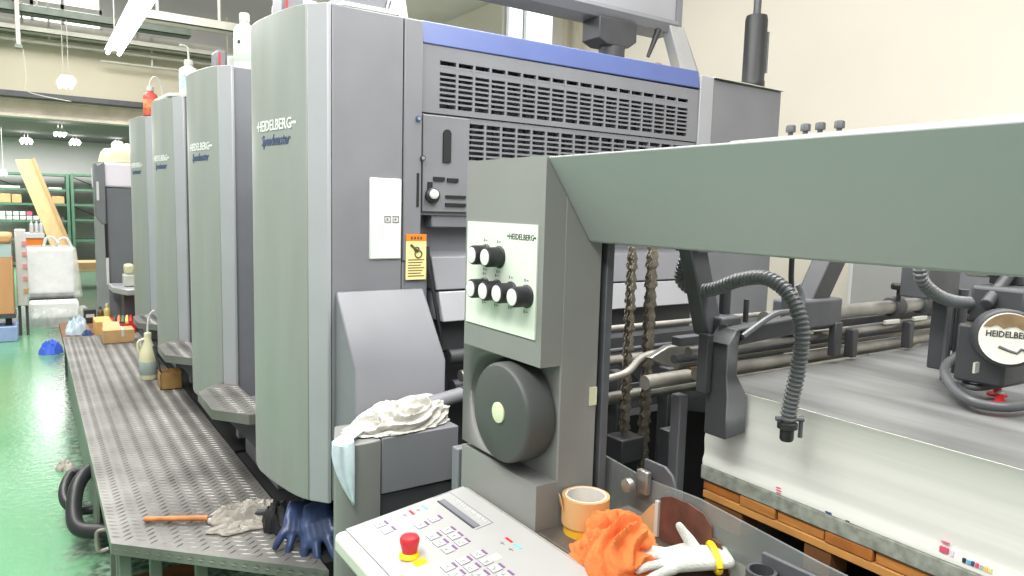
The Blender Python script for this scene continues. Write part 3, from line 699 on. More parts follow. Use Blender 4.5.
box(bm := B(), 1.08, 2.287, Y1 + 0.0, Y1 + 0.15, 0.6, 1.125); obj('lower_panel', bm, M_DARK, t1)
tube(bm := B(), spline([(1.045, Y1 - 0.002, 1.475), (1.05, Y1 - 0.01, 1.40), (1.065, Y1 - 0.02, 1.30), (1.08, Y1 - 0.035, 1.18), (1.085, Y1 - 0.03, 1.05)], 6), 0.006, 8); obj('edge_seal', bm, M_BLACK, t1)
# sloping hood at the tower's side
prism(bm := B(), [(2.028, 1.345), (2.028, 0.70), (1.87, 0.70), (1.87, 1.14)], 'x', 0.742, 1.032); obj('sloping_hood', bm, M_SIDE, t1, bev=0.006)

# step platforms between the towers
def make_step(y0, label):
    o = thing('step_plate', label, 'step', (0.63, y0, 0.5), 'diamond plate steps between the towers')
    pl = [(0.553, y0 - 0.05), (0.55, y0 - 0.345), (0.655, y0 - 0.485), (0.725, y0 - 0.49), (0.725, y0 - 0.02), (0.72, y0 + 0.0), (0.675, y0 + 0.053), (0.66, y0 + 0.075)]
    bm = B(); prism(bm, pl, 'z', 0.762, 0.80)
    lozenges(bm, lambda x, y: 0.57 < x < 0.715 and y > y0 - 0.46 and y < y0 - 0.02 and (x - 0.55) * 1.33 + (y - (y0 - 0.345)) > 0.02 and y - y0 < 0.0, 0.57, 0.72, y0 - 0.47, y0, 0.7999, 0.034)
    obj('tread', bm, M_DIAM, o)
    bm = B(); prism(bm, [(0.742, 0.76), (0.60, 0.76), (0.742, 0.58)], 'y', y0 - 0.30, y0 - 0.285); obj('bracket', bm, M_SIDE2, o)
    return o
st = make_step(YT[1], 'diamond plate step nearest the camera, against the second tower')
dup(st, (0, YT[2] - YT[1], 0), 'diamond plate step against the third tower, above the oil jug')
dup(st, (0, YT[3] - YT[1], 0), 'diamond plate step against the farthest tower')

# ------------------------------------------------------------------ delivery end behind the towers
dl = thing('delivery_unit', 'dark grey delivery cabinet with white upper panel beyond the farthest tower', 'printing press', (0.9, 7.9, 0))
obj('cabinet', box(B(), 0.582, 1.6, 7.6, 9.2, 0.3, 1.70), M_SIDE2, dl, bev=0.008)
obj('upper_panel', box(B(), 0.560, 1.6, 7.58, 9.0, 1.705, 1.93), M_LILAC, dl, bev=0.02)
prism(bm := B(), [(0.49, 1.93), (0.52, 1.90), (0.578, 1.94), (0.578, 1.36), (0.545, 1.36), (0.49, 1.44)], 'y', 7.55, 7.75); obj('end_guard', bm, M_SIDE, dl, bev=0.01)
obj('switch_strip', box(B(), 0.505, 0.525, 7.54, 7.56, 1.58, 1.75), M_WHITE, dl)
obj('black_edge', box(B(), 0.562, 0.582, 7.57, 7.6, 1.05, 1.37), M_BLACK, dl)
obj('white_edge', box(B(), 0.565, 0.585, 7.56, 7.6, 0.8, 1.05), M_WHITE, dl)
bm = heap(B(), (0.83, 7.75, 1.935), 0.27, 0.15, 0.16, 6.4, 30, 0.3, 2, 0, 0.1, 0.3); tag(obj('crumpled_bag', bm, M_BAG), 'pale yellow crumpled bag on top of the delivery cabinet', 'bag')
dt = thing('delivery_table', 'grey metal side table below the dark delivery cabinet', 'table', (0.68, 7.3, 0))
prism(bm := B(), [(0.57, 7.5), (0.575, 7.15), (0.66, 6.9), (0.80, 6.9), (0.80, 7.5)], 'z', 0.77, 0.82); obj('tabletop', bm, M_ALU, dt, bev=0.005)
obj('pedestal', box(B(), 0.66, 0.8, 7.14, 7.45, 0.0, 0.77), M_GREYM, dt)
cm = thing('cream_canister', 'cream plastic canister on the grey delivery side table', 'canister', (0.71, 7.2, 0.82))
obj('canister_body', box(B(), 0.665, 0.76, 7.12, 7.3, 0.822, 0.93), M_CREAM, cm, bev=0.015)
obj('lid', box(B(), 0.675, 0.75, 7.13, 7.28, 0.93, 1.02), M_OIL, cm, bev=0.02)
# clutter at the far end of the footboard
wb = thing('floor_board', 'worn brown board at the far end of the footboard', 'board', (0.43, 6.85, 0))
obj('board', box(B(), 0.17, 0.72, 6.57, 7.5, 0.44, 0.478), M_WOODD, wb, bev=0.004)
for x, y in ((0.22, 6.7), (0.66, 6.7), (0.22, 7.4), (0.66, 7.4)): obj('leg', box(B(), x - 0.02, x + 0.02, y - 0.02, y + 0.02, 0, 0.44), M_GREYM, wb)
b0 = thing('open_carton', 'brown open carton on the footboard at the foot of the farthest tower', 'box', (0.55, 6.2, 0.502))
obj('carton', box(B(), 0.42, 0.63, 6.12, 6.3, 0.502, 0.60), M_CARD, b0, bev=0.003)
hexa(bm := B(), [(0.42, 6.12, 0.60), (0.54, 6.12, 0.60), (0.54, 6.124, 0.604), (0.42, 6.124, 0.604)], [(0.43, 6.3, 0.645), (0.54, 6.3, 0.635), (0.54, 6.304, 0.639), (0.43, 6.304, 0.649)]); obj('flap', bm, M_CARD2, b0)
obj('tape_strip', box(B(), 0.54, 0.56, 6.117, 6.303, 0.55, 0.602), M_CREAM, b0)
carton(0.40, 0.52, 6.6, 6.9, 0.48, 0.60, 'orange tan carton behind the open carton', mat('orange carton', (226, 176, 104), 0.7), None, False)
tb = thing('tool_tray', 'red tray of tools at the end of the footboard', 'tray', (0.6, 6.9, 0.48))
obj('tray', box(B(), 0.53, 0.70, 6.65, 7.1, 0.48, 0.56), M_RED, tb, bev=0.006)
for i in range(5):
    bm = B(); a = 0.54 + 0.03 * i; cyl(bm, (a, 6.65, 0.575), (a + 0.03, 6.95, 0.585), 0.012, seg=8); obj('tool', bm, (M_INKK, M_WOOD, M_GREEN, M_INKY, M_RED)[i], tb)
bb = heap(B(), (0.29, 6.82, 0.479), 0.10, 0.11, 0.13, 2.2, 30, 0.4, 2); tag(obj('plastic_bag', bb, mat('pale blue film', (196, 214, 226), 0.35, var=0.2, scale=9)), 'pale blue plastic bag on the brown board', 'bag')
bb = heap(B(), (0.345, 6.63, 0.479), 0.045, 0.035, 0.05, 4.2, 20, 0.5, 2); tag(obj('blue_cloth', bb, M_INKB), 'small dark blue cloth in front of the plastic bag', 'cloth')
bb = heap(B(), (0.12, 8.6, 0.0), 0.10, 0.1, 0.12, 4.9, 20, 0.5, 2); tag(obj('blue_bag', bb, mat('bright blue film', (72, 110, 226), 0.4)), 'bright blue bag on the floor before the wrapped package', 'bag')
bottle((0.53, 7.2, 0.48), 0.026, 0.19, mat('yellow liquid', (222, 206, 120), 0.3), 'small yellow bottle on the brown board', M_OIL)
bottle((0.48, 7.25, 0.48), 0.025, 0.16, mat('brown glass', (110, 90, 60), 0.3), 'small brown bottle beside the yellow bottle', M_GREYM)
cn2 = thing('white_canister', 'white canister with blue round mark beside the wrapped package', 'canister', (0.40, 8.2, 0))
obj('canister_body', box(B(), 0.33, 0.46, 8.1, 8.3, 0, 0.40), M_WHITE, cn2, bev=0.015)
bm = B(); tube(bm, [(0.395 + 0.03 * math.cos(a * PI / 8), 8.098, 0.33 + 0.03 * math.sin(a * PI / 8)) for a in range(17)], 0.008, 6, False); obj('round_mark', bm, M_INKB, cn2)
bx = thing('dark_box', 'small dark box with pale label beside the yellow bottle', 'box', (0.42, 7.45, 0.48))
obj('carton', box(B(), 0.36, 0.455, 7.36, 7.48, 0.48, 0.60), M_INKK, bx, bev=0.004); obj('label_patch', box(B(), 0.375, 0.44, 7.357, 7.36, 0.53, 0.56), M_WHITE, bx)

# oil jug and tin on the footboard
jg = thing('oil_jug', 'cream plastic oil jug with a bent spout on the footboard', 'jug', (0.565, 4.80, 0.502))
jx, jy, jz = 0.565, 4.80, 0.502
bm = B(); lathe(bm, [(0.046, 0), (0.05, 0.008), (0.05, 0.145), (0.044, 0.18), (0.022, 0.235), (0.019, 0.262)], (jx, jy, jz), seg=20); obj('jug_body', bm, M_OIL, jg)
bm = B(); tube(bm, spline([(jx - 0.018, jy + 0.0, jz + 0.25), (jx - 0.05, jy, jz + 0.235), (jx - 0.055, jy, jz + 0.19), (jx - 0.043, jy, jz + 0.15)], 6), 0.008, 8); obj('handle', bm, M_OIL, jg)
bm = B(); lathe(bm, [(0.021, 0.26), (0.021, 0.285), (0.01, 0.29)], (jx, jy, jz), seg=16); obj('cap', bm, M_OIL, jg)
bm = B(); tube(bm, spline([(jx, jy, jz + 0.285), (jx + 0.002, jy - 0.005, jz + 0.34), (jx + 0.012, jy - 0.02, jz + 0.40), (jx + 0.035, jy - 0.05, jz + 0.43)], 6), 0.006, 8); obj('spout', bm, M_WHITE, jg)
bm = B(); lathe(bm, [(0.0505, 0.03), (0.0512, 0.031), (0.0512, 0.11), (0.0505, 0.111)], (jx, jy, jz), seg=20); obj('label_band', bm, M_LABG, jg)
tn = thing('open_tin', 'old gold square tin beside the cream jug', 'tin', (0.64, 4.52, 0.502))
bm = B(); x0, x1, y0, y1, z0, z1 = 0.585, 0.70, 4.46, 4.58, 0.502, 0.60
box(bm, x0, x1, y0, y1, z0, z0 + 0.004); box(bm, x0, x0 + 0.004, y0, y1, z0, z1); box(bm, x1 - 0.004, x1, y0, y1, z0, z1); box(bm, x0, x1, y0, y0 + 0.004, z0, z1); box(bm, x0, x1, y1 - 0.004, y1, z0, z1)
obj('tin_body', bm, M_TIN, tn)
bm = B(); tube(bm, [(0.61, 4.52, 0.51), (0.57, 4.60, 0.74)], 0.007, 8); obj('stirring_stick', bm, M_INKK, tn)
obj('tin_contents', box(B(), 0.59, 0.695, 4.465, 4.575, 0.506, 0.56), M_INKK, tn)
# rag with scraper and gloves on the front of the footboard
rg = heap(B(), (0.60, 2.45, 0.5015), 0.125, 0.05, 0.06, 1.7, 60, 0.5, 3.2, -0.35, 0.25, 0.5); tag(solid(obj('cotton_rag', rg, M_DIRTY), 0.002), 'soiled white rag on the footboard behind the scraper', 'rag')
rg = heap(B(), (0.545, 2.40, 0.5015), 0.10, 0.035, 0.022, 2.9, 50, 0.5, 3.0, -0.2, 0.25, 0.5); tag(solid(obj('cotton_strip', rg, M_DIRTY), 0.002), 'flat white rag lying under the scraper on the footboard', 'rag')
sc = thing('scraper', 'long scraper with orange wooden handle lying on the footboard', 'tool', (0.45, 2.53, 0.505))
A, Bp = Vector((0.282, 2.622, 0.511)), Vector((0.465, 2.510, 0.517)); D = Vector((0.66, 2.392, 0.545))
bm = B(); cyl(bm, A, Bp, 0.0085, 0.0095, 12); obj('handle', bm, M_HANDLE, sc)
bm = B(); tube(bm, [Bp, Bp * 0.5 + D * 0.5, D], [0.0085, 0.010, 0.012], 10); obj('blade', bm, M_DARK, sc)
# ------------------------------------------------------------------ gloves
def glove_bm(T, fingers, thumb, palm_w=0.085, palm_l=0.10, cuff=0.07, thick=0.017, k=1.0, fat=1.0):
    """a limp work glove laid along +x: fingers = list of (y offset, length, bend, spread)"""
    bm = B()
    def P(x, y, z): return T @ Vector((x * k, y * k, z * k))
    for i in range(5):
        y = -palm_w / 2 + palm_w * (i + 0.5) / 5
        capsule(bm, [P(-cuff, y * 0.75, 0.0), P(-0.01, y * 0.85, 0.002), P(palm_l * 0.5, y, 0.006), P(palm_l, y, 0.002)], [thick * k * 0.85, thick * k * 0.9, thick * k, thick * k * 0.8])
    for y, L, bend, spread in fingers:
        x = palm_l * 0.92; a = spread; z = 0.002; pts = [P(x, y, z)]; yy = y; pit = 0.0
        for s in range(3):
            seg = L / 3; pit -= bend[s]
            x += seg * math.cos(a) * math.cos(pit); yy += seg * math.sin(a) * math.cos(pit); z += seg * math.sin(pit); pts.append(P(x, yy, z))
        capsule(bm, pts, [0.0120 * k * fat, 0.0115 * k * fat, 0.0105 * k * fat, 0.009 * k * fat])
    capsule(bm, [P(*q) for q in thumb], [0.014 * k, 0.0125 * k, 0.0105 * k, 0.0085 * k][:len(thumb)])
    return bm
# white knitted glove on the feeder shelf, fingers to the left, thumb up
Tg = Matrix.Translation((0.957, 0.788, 0.999)) @ Matrix.Rotation(math.radians(146), 4, 'Z') @ Matrix.Rotation(math.radians(6), 4, 'Y')
wg = thing('work_glove', 'white knitted work glove with a yellow wrist ring on the feeder shelf', 'glove', (0.957, 0.788, 0.972))
gb = glove_bm(Tg, [(0.036, 0.070, (0.05, 0.1, 0.1), 0.34), (0.013, 0.072, (-0.05, 0.1, 0.2), 0.12), (-0.012, 0.070, (-0.15, 0.2, 0.2), -0.06), (-0.030, 0.056, (-0.25, 0.15, 0.2), -0.22)],
              [(0.012, -0.015, 0.012), (0.022, -0.024, 0.030), (0.032, -0.028, 0.046), (0.040, -0.030, 0.060)], palm_w=0.072, palm_l=0.075, cuff=0.045, thick=0.015, k=0.86, fat=0.92)
remeshed(obj('glove_knit', gb, M_KNIT, wg), 0.0032, 3)
bm = B(); ring = [Tg @ Vector((-0.018, 0.037 * math.cos(a * PI / 12), 0.001 + 0.019 * math.sin(a * PI / 12))) for a in range(25)]; tube(bm, ring, 0.0055, 8, False); obj('wrist_ring', bm, M_YELLOW, wg)
bm = B(); capsule(bm, [Tg @ Vector((0.108, -0.034, 0.018)), Tg @ Vector((0.094, -0.031, 0.019))], [0.0095, 0.0108]); remeshed(obj('orange_fingertip', bm, M_ORANGE, wg), 0.003, 2)
# blue rubber gloves leaning at the tower foot
def blue_glove(loc, rz, ry, rx, label, k=0.9, curl=0.25):
    T = Matrix.Translation(loc) @ Matrix.Rotation(rz, 4, 'Z') @ Matrix.Rotation(ry, 4, 'Y') @ Matrix.Rotation(rx, 4, 'X')
    r = thing('rubber_glove', label, 'glove', (loc[0], loc[1], 0.502), 'blue rubber gloves')
    g_ = glove_bm(T, [(0.045, 0.07, (curl, 0.1, 0.1), 0.42), (0.016, 0.085, (curl - 0.15, 0.2, 0.1), 0.12), (-0.016, 0.085, (curl, 0.0, 0.3), -0.16), (-0.043, 0.065, (curl - 0.1, 0.3, 0.2), -0.48)],
                  [(0.03, 0.04, 0.0), (0.06, 0.06, -0.015), (0.085, 0.07, -0.035), (0.10, 0.07, -0.055)], cuff=0.03, k=k, thick=0.021, fat=1.28, palm_w=0.085, palm_l=0.07)
    remeshed(obj('glove_rubber', g_, M_NAVY, r), 0.0045, 5)
blue_glove((0.735, 2.172, 0.596), math.radians(-99), math.radians(36), 0.5, 'dark blue rubber glove hanging fingers down nearest the grey rag bin', 1.1)
blue_glove((0.696, 2.235, 0.588), math.radians(-112), math.radians(36), -0.2, 'dark blue rubber glove beside the soiled rag, fingers toward the footboard edge', 0.95, 0.35)
bm = heap(B(), (0.655, 2.34, 0.501), 0.05, 0.06, 0.09, 9.4, 24, 0.5, 2.5); tag(obj('black_rag', bm, M_BLACK), 'black oily rag under the nearest tower behind the blue gloves', 'rag')

# ------------------------------------------------------------------ rag bin in front of the tower
rb = thing('rag_bin', 'grey metal bin topped with white rags in front of the sloping hood', 'bin', (0.80, 1.84, 0))
bx0, bx1, by0, by1, bz1 = 0.612, 0.985, 1.70, 1.868, 0.985
pl = [(bx0 + 0.068, by1), (bx0 + 0.014, by0 + 0.026), (bx0 + 0.018, by0 + 0.010), (bx0 + 0.03, by0 - 0.001), (bx0 + 0.055, by0 - 0.007), (bx0 + 0.085, by0 - 0.008), (bx0 + 0.115, by0 - 0.005), (bx0 + 0.135, by0), (bx0 + 0.135, by1)]
bm = B(); prism(bm, pl, 'z', 0.02, bz1); obj('rounded_end', bm, M_FEED, rb, bev=0.004)
obj('front_panel', box(B(), bx0 + 0.139, bx1, by0 + 0.004, by1, 0.83, bz1), M_SIDE, rb, bev=0.003)
obj('lower_panel', box(B(), bx0 + 0.139, bx1, by0 + 0.012, by1, 0.02, 0.825), M_DARK, rb, bev=0.003)
rg = mound(B(), (0.835, 1.776, 0.987), 0.135, 0.062, 0.062, 7.7, 1.9, 0.42, 0.18, 0.06, nt=70, na=200, lean=(0.35, 0)); tag(solid(obj('cotton_rag', rg, M_COTTON, smooth=75), 0.0015), 'crumpled white rag heaped on the grey bin', 'rag')
# pale blue cloth draped over the bin's corner
bm = B(); n = 26; V = {}
for i in range(n + 1):
    for j in range(n + 1):
        u, v = i / n, j / n
        # v runs from the bin's top over the edge and down, u across
        wd = 0.072 * (1 - 0.75 * max(0, (v - 0.45) / 0.55) ** 1.1)
        wd = (0.048 + 0.012 * v / 0.5 if v < 0.5 else 0.060 * max(0.06, 1 - ((v - 0.5) / 0.5) ** 1.6))
        x = 0.664 + (0.055 * (1 - v / 0.4) if v < 0.4 else 0) - (1 - u) * wd
        f = 0.005 * noise.noise(Vector((u * 6, v * 2.5, 1.3))) + 0.0035 * math.sin(u * 11 + v * 4)
        if v < 0.4: y, z = by0 + 0.06 * (1 - v / 0.4) - 0.010, bz1 + 0.016 + f * 0.8
        else:
            t = (v - 0.4) / 0.6; y = by0 - 0.018 - 0.004 * math.sin(t * 3) + f * 0.7; z = bz1 + 0.010 - 0.165 * t + 0.02 * abs(u - 0.5) * (1 - t)
        V[i, j] = bm.verts.new((x, y, z))
for i in range(n):
    for j in range(n): bm.faces.new((V[i, j], V[i + 1, j], V[i + 1, j + 1], V[i, j + 1]))
tag(solid(obj('draped_cloth', bm, M_PALEBLUE), 0.002), 'pale blue cloth hanging over the corner of the grey bin', 'cloth')
bm = B(); cyl(bm, (0.93, 1.80, 1.03), (1.06, 1.82, 1.04), 0.022, seg=18); pr = thing('cloth_roll', 'grey roll end sticking out past the white rag on the bin', 'roll', (0.99, 1.81, 1.01)); obj('roll', bm, M_SIDE, pr)
bm = B(); cyl(bm, (1.058, 1.82, 1.04), (1.075, 1.822, 1.041), 0.025, seg=18); obj('collar', bm, M_DARK, pr)

# ------------------------------------------------------------------ sheet feeder
fd = thing('sheet_feeder', 'grey sheet feeder with knob panel, handwheel and long overhead beam', 'printing press', (1.3, 0.9, 0))
cx0, cx1, cy0, cy1 = 0.80, 0.946, 1.076, 1.367
wc = (1.182, 1.186)                                           # handwheel centre (y, z)
notch = [(cy0, 1.296)] + [(wc[0] + 0.112 * math.cos(a), wc[1] + 0.112 * math.sin(a)) for a in [math.radians(90 - i * 10) for i in range(0, 19)]] + [(cy0, 1.062)]
outline = [(cy0, 1.702), (cy1, 1.702), (cy1, 0.0), (cy0, 0.0)]
bm = B(); 
# front layer with the wheel pocket cut out: strips above, below and a shaped middle
box(bm, cx0, 0.85, cy0, cy1, 1.298, 1.702); box(bm, cx0, 0.85, cy0, cy1, 0.0, 1.062)
arc = [(wc[0] + 0.112 * math.cos(math.radians(90 - i * 7.5)), wc[1] + 0.112 * math.sin(math.radians(90 - i * 7.5))) for i in range(0, 25)]
arc = [(y, min(max(z, 1.062), 1.298)) for y, z in arc]
for (ya, za), (yb, zb) in zip(arc, arc[1:]):
    if abs(za - zb) < 1e-5: continue
    hexa(bm, [(cx0, ya, za), (cx0, cy1, za), (cx0, cy1, zb), (cx0, yb, zb)], [(0.85, ya, za), (0.85, cy1, za), (0.85, cy1, zb), (0.85, yb, zb)])
bmesh.ops.remove_doubles(bm, verts=bm.verts, dist=1e-5)
bm2 = B(); box(bm2, 0.85, cx1, cy0, cy1, 0.0, 1.702)
obj('control_column', bm, M_FEED, fd)
obj('column_core', bm2, M_FEED, fd, bev=0.003)
obj('dark_gap', box(B(), 0.946, 0.957, cy0 + 0.012, cy1, 0.0, 1.60), M_BLACK, fd)  # black strip stands for the shade in the gap beside the column
obj('guide_post', box(B(), 0.957, 0.976, cy0 - 0.004, cy1, 0.0, 1.60), M_GREYM, fd, bev=0.002)
obj('reflector_patch', box(B(), 0.926, 0.944, cy0 - 0.003, cy0 + 0.001, 1.208, 1.245), mat('cream patch', (206, 206, 178), 0.5), fd)
# overhead beam with a face that leans inwards towards its lower edge
prism(bm := B(), [(0.801, 1.700), (0.912, 1.540), (1.02, 1.540), (1.02, 1.700)], 'y', -0.9, cy0 + 0.001); obj('overhead_beam', bm, M_BEAM, fd, bev=0.004)
obj('beam_back', box(B(), 0.976, 1.02, cy0, cy1, 1.54, 1.70), M_FEED, fd)
# knob plate
pl_ = obj('knob_plate', box(B(), cx0 - 0.003, cx0 + 0.002, 1.094, 1.356, 1.350, 1.572), M_PLATEW, fd)
def yz_place(x, y0, z0):
    return lambda u, v, w: Vector((x - w, y0 - u, z0 + v))
bm = B(); letters(bm, 'HEIDELBERG', 0.0165, yz_place(cx0 - 0.0035, 1.190, 1.541), depth=0.0006, width=0.084, weight=0.0)
for a, b in ((1.197, 1.192), (1.104, 1.098)): box(bm, cx0 - 0.0038, cx0 - 0.003, b, a, 1.545, 1.5485)
obj('plate_lettering', bm, M_INKK, pl_)
KN = [(1.277, 1.503), (1.225, 1.502), (1.279, 1.432), (1.230, 1.432), (1.178, 1.433), (1.123, 1.432)]
mk = B()
for y, z in KN:
    bm = B(); lathe(bm, [(0.023, 0.802), (0.023, 0.795), (0.0205, 0.793), (0.0205, 0.765), (0.0185, 0.7615)], (0, y, z), 'x', 24)
    kn = obj('knob', bm, M_RUBBER, fd)
    bm = B(); lathe(bm, [(0.0165, 0.7625), (0.0165, 0.7605), (0.014, 0.760)], (0, y, z), 'x', 24); obj('knob_face', bm, M_WHITE, kn)
    for zz in (z + 0.031, z - 0.031):
        box(mk, cx0 - 0.0036, cx0 - 0.0028, y - 0.006 + 0.012, y - 0.003 + 0.012, zz - 0.003, zz + 0.003); box(mk, cx0 - 0.0036, cx0 - 0.0028, y - 0.004, y + 0.002, zz - 0.001, zz + 0.001)
obj('plate_symbols', mk, M_SIDE, pl_)
# handwheel
bm = B(); lathe(bm, [(0.10, 0.845), (0.103, 0.840), (0.103, 0.786), (0.099, 0.779), (0.096, 0.777), (0.02, 0.777)], (0, wc[0], wc[1]), 'x', 64); hwl = obj('handwheel', bm, M_WHEEL, fd)
bm = B(); lathe(bm, [(0.0215, 0.778), (0.0215, 0.774), (0.019, 0.773)], (0, wc[0], wc[1] + 0.001), 'x', 32); obj('hub_cap', bm, mat('pale green plastic', (206, 214, 178), 0.45, var=0.03), hwl)
# shelf and side rail
obj('side_shelf', box(B(), 0.803, 1.05, 0.0, cy0, 0.945, 0.97), mat('dark brown grimy steel', (98, 92, 84), 0.5, metal=0.2, var=0.4, scale=18), fd, bev=0.002)
obj('base_plate', box(B(), 0.82, 1.06, 1.42, 1.45, 0.05, 1.03), M_SIDE2, fd, bev=0.004)
obj('base_housing', box(B(), 0.98, 2.25, 1.55, 1.62, 0.05, 0.98), M_BLACK, fd)
obj('side_frame', box(B(), 0.81, 1.05, -0.4, 1.07, 0.02, 0.945), M_DARK, fd)
obj('drive_frame', box(B(), 2.36, 2.50, -0.5, 1.5, 0.0, 1.05), M_DARK, fd)
obj('drive_beam', box(B(), 2.40, 2.55, -0.9, 1.2, 1.50, 1.66), M_BEAM, fd, bev=0.004)
obj('drive_column', box(B(), 2.40, 2.56, 1.22, 1.40, 0.0, 1.66), M_FEED, fd, bev=0.004)
# hoist chains
def chain(x, y, z0, z1, s=1.0):
    bm = B(); p = 0.0165 * s; n = int((z1 - z0) / p)
    for i in range(n):
        z = z0 + i * p; off = (0.0058 if i % 2 else 0.0034) * s
        for sgn in (-1, 1):
            prism(bm, [(x - 0.0062 * s, z), (x - 0.005 * s, z + 0.006 * s), (x - 0.0026 * s, z + 0.0105 * s), (x - 0.005 * s, z + p), (x - 0.0035 * s, z + p + 0.004), (x + 0.0035 * s, z + p + 0.004), (x + 0.005 * s, z + p), (x + 0.0026 * s, z + 0.0105 * s), (x + 0.005 * s, z + 0.006 * s), (x + 0.0062 * s, z)], 'y', y + sgn * off - 0.0012, y + sgn * off + 0.0012)
        cyl(bm, (x, y - 0.008, z + 0.003), (x, y + 0.008, z + 0.003), 0.0042 * s, seg=8)
    return bm
M_CHAIN = mat('oily chain steel', (136, 130, 116), 0.4, metal=0.55, var=0.4, scale=60)
for x, z0 in ((1.192, 1.03), (1.186, 1.03)):
    pass
obj('hoist_chain', chain(1.196, 1.25, 1.045, 1.535, 1.5), M_CHAIN, fd)
obj('hoist_chain', chain(1.214, 1.275, 1.045, 1.535, 1.35), M_CHAIN, fd)
obj('hoist_chain', chain(1.246, 1.24, 0.95, 1.535, 1.5), M_CHAIN, fd)
obj('hoist_chain', chain(1.272, 1.256, 0.95, 1.535, 1.5), M_CHAIN, fd)
obj('chain_anchor', box(B(), 1.165, 1.24, 1.225, 1.29, 0.99, 1.05), M_DARK, fd, bev=0.004)
# interior uprights and cross rails
for x0, x1, y0, y1, z1, mm in ((1.30, 1.335, 1.20, 1.235, 1.06, M_GREYM), (1.278, 1.306, 1.15, 1.18, 1.165, M_SIDE), (1.27, 1.30, 1.36, 1.40, 1.18, M_DARK), (1.46, 1.49, 1.36, 1.4, 1.17, M_DARK), (0.985, 1.0, 1.36, 1.40, 1.5, M_GREYM)):
    obj('upright', box(B(), x0, x1, y0, y1, 0.05, z1), mm, fd, bev=0.003)
for y, z, rr, x0, x1, mm in ((1.50, 1.270, 0.008, 0.98, 2.35, M_ROD), (1.50, 1.176, 0.014, 0.98, 2.35, M_ROD), (1.42, 1.225, 0.006, 0.98, 2.35, M_GREYM), (1.15, 1.212, 0.017, 1.155, 2.35, M_ROD), (1.30, 1.135, 0.016, 0.98, 2.35, M_STEEL), (1.02, 1.362, 0.019, 1.40, 2.36, M_STEEL), (1.02, 1.308, 0.011, 1.15, 2.36, M_STEEL), (1.06, 1.285, 0.010, 1.15, 2.36, M_GREYM), (1.04, 1.252, 0.014, 1.2, 2.36, M_ROD), (1.10, 1.262, 0.012, 1.2, 2.36, M_STEEL)):
    bm = B(); cyl(bm, (x0, y, z), (x1, y, z), rr, seg=16); obj('cross_rail', bm, mm, fd)
obj('rail_plate', box(B(), 1.15, 2.36, 1.045, 1.07, 1.315, 1.335), M_GREYM, fd, bev=0.002)
prism(bm := B(), [(1.19, 1.262), (1.25, 1.285), (1.75, 1.29), (1.75, 1.235), (1.25, 1.235)], 'y', 1.17, 1.19); obj('side_lay_block', bm, M_STEEL, fd, bev=0.003)
box(bm := B(), 1.20, 1.25, 1.44, 1.46, 1.17, 1.235); obj('rail_bracket', bm, M_STEEL, fd, bev=0.002)
prism(bm := B(), [(1.62, 1.0), (1.98, 0.92), (2.3, 1.24), (1.3, 1.24)], 'y', 1.5, 1.51); obj('inner_panel', bm, M_DARK, fd)
bm = B(); box(bm, 0.98, 2.3, 1.40, 1.41, 1.06, 1.13); obj('cross_plate', bm, M_DARK, fd)
bm = B(); tube(bm, spline([(1.0, 1.25, 1.235), (1.06, 1.22, 1.215), (1.14, 1.2, 1.225), (1.20, 1.2, 1.26), (1.3, 1.18, 1.27)], 8), 0.009, 10); obj('air_line', bm, M_ROD, fd)
bm = B(); cyl(bm, (1.30, 1.165, 1.225), (1.34, 1.165, 1.225), 0.022, seg=16); obj('lay_wheel', bm, mat('brown brass', (120, 84, 60), 0.4, metal=0.3), fd)
# posts that carry the suction rail
hexa(bm := B(), [(1.145, 0.965, 1.35), (1.195, 0.965, 1.35), (1.195, 1.005, 1.35), (1.145, 1.005, 1.35)], [(1.085, 0.975, 1.545), (1.135, 0.975, 1.545), (1.135, 1.01, 1.545), (1.085, 1.01, 1.545)]); obj('rail_hanger', bm, M_GREYM, fd, bev=0.004)
hexa(bm := B(), [(1.095, 0.96, 1.525), (1.155, 0.96, 1.525), (1.155, 1.02, 1.525), (1.095, 1.02, 1.525)], [(1.095, 0.96, 1.55), (1.155, 0.96, 1.55), (1.155, 1.02, 1.55), (1.095, 1.02, 1.55)]); obj('hanger_pad', bm, M_GREYM, fd)
obj('hanger_block', box(B(), 1.16, 1.225, 0.945, 1.00, 1.345, 1.392), M_GREYM, fd, bev=0.005)
bm = B(); cyl(bm, (1.162, 0.94, 1.37), (1.158, 0.938, 1.37), 0.01, seg=12); cyl(bm, (1.185, 0.946, 1.37), (1.185, 0.942, 1.37), 0.008, seg=12); obj('block_screw', bm, M_DARK, fd)
for x, y, z1 in ((1.215, 0.985, 1.46), (1.28, 0.98, 1.42), (1.42, 0.985, 1.43)):
    bm = B(); cyl(bm, (x, y, 1.37), (x, y, z1), 0.006 if x > 1.25 else 0.012, seg=12); obj('stud', bm, M_DARK, fd)
hexa(bm := B(), [(1.55, 1.0, 1.395), (1.62, 1.0, 1.395), (1.62, 1.05, 1.395), (1.55, 1.05, 1.395)], [(1.68, 1.0, 1.60), (1.76, 1.0, 1.60), (1.76, 1.05, 1.60), (1.68, 1.05, 1.60)]); obj('rail_hanger', bm, M_DARK, fd, bev=0.004)
obj('rail_bracket', box(B(), 1.46, 1.66, 0.985, 1.045, 1.335, 1.405), M_GREYM, fd, bev=0.006)
obj('bracket_foot', box(B(), 1.63, 1.66, 0.98, 1.0, 1.26, 1.345), M_DARK, fd, bev=0.003)
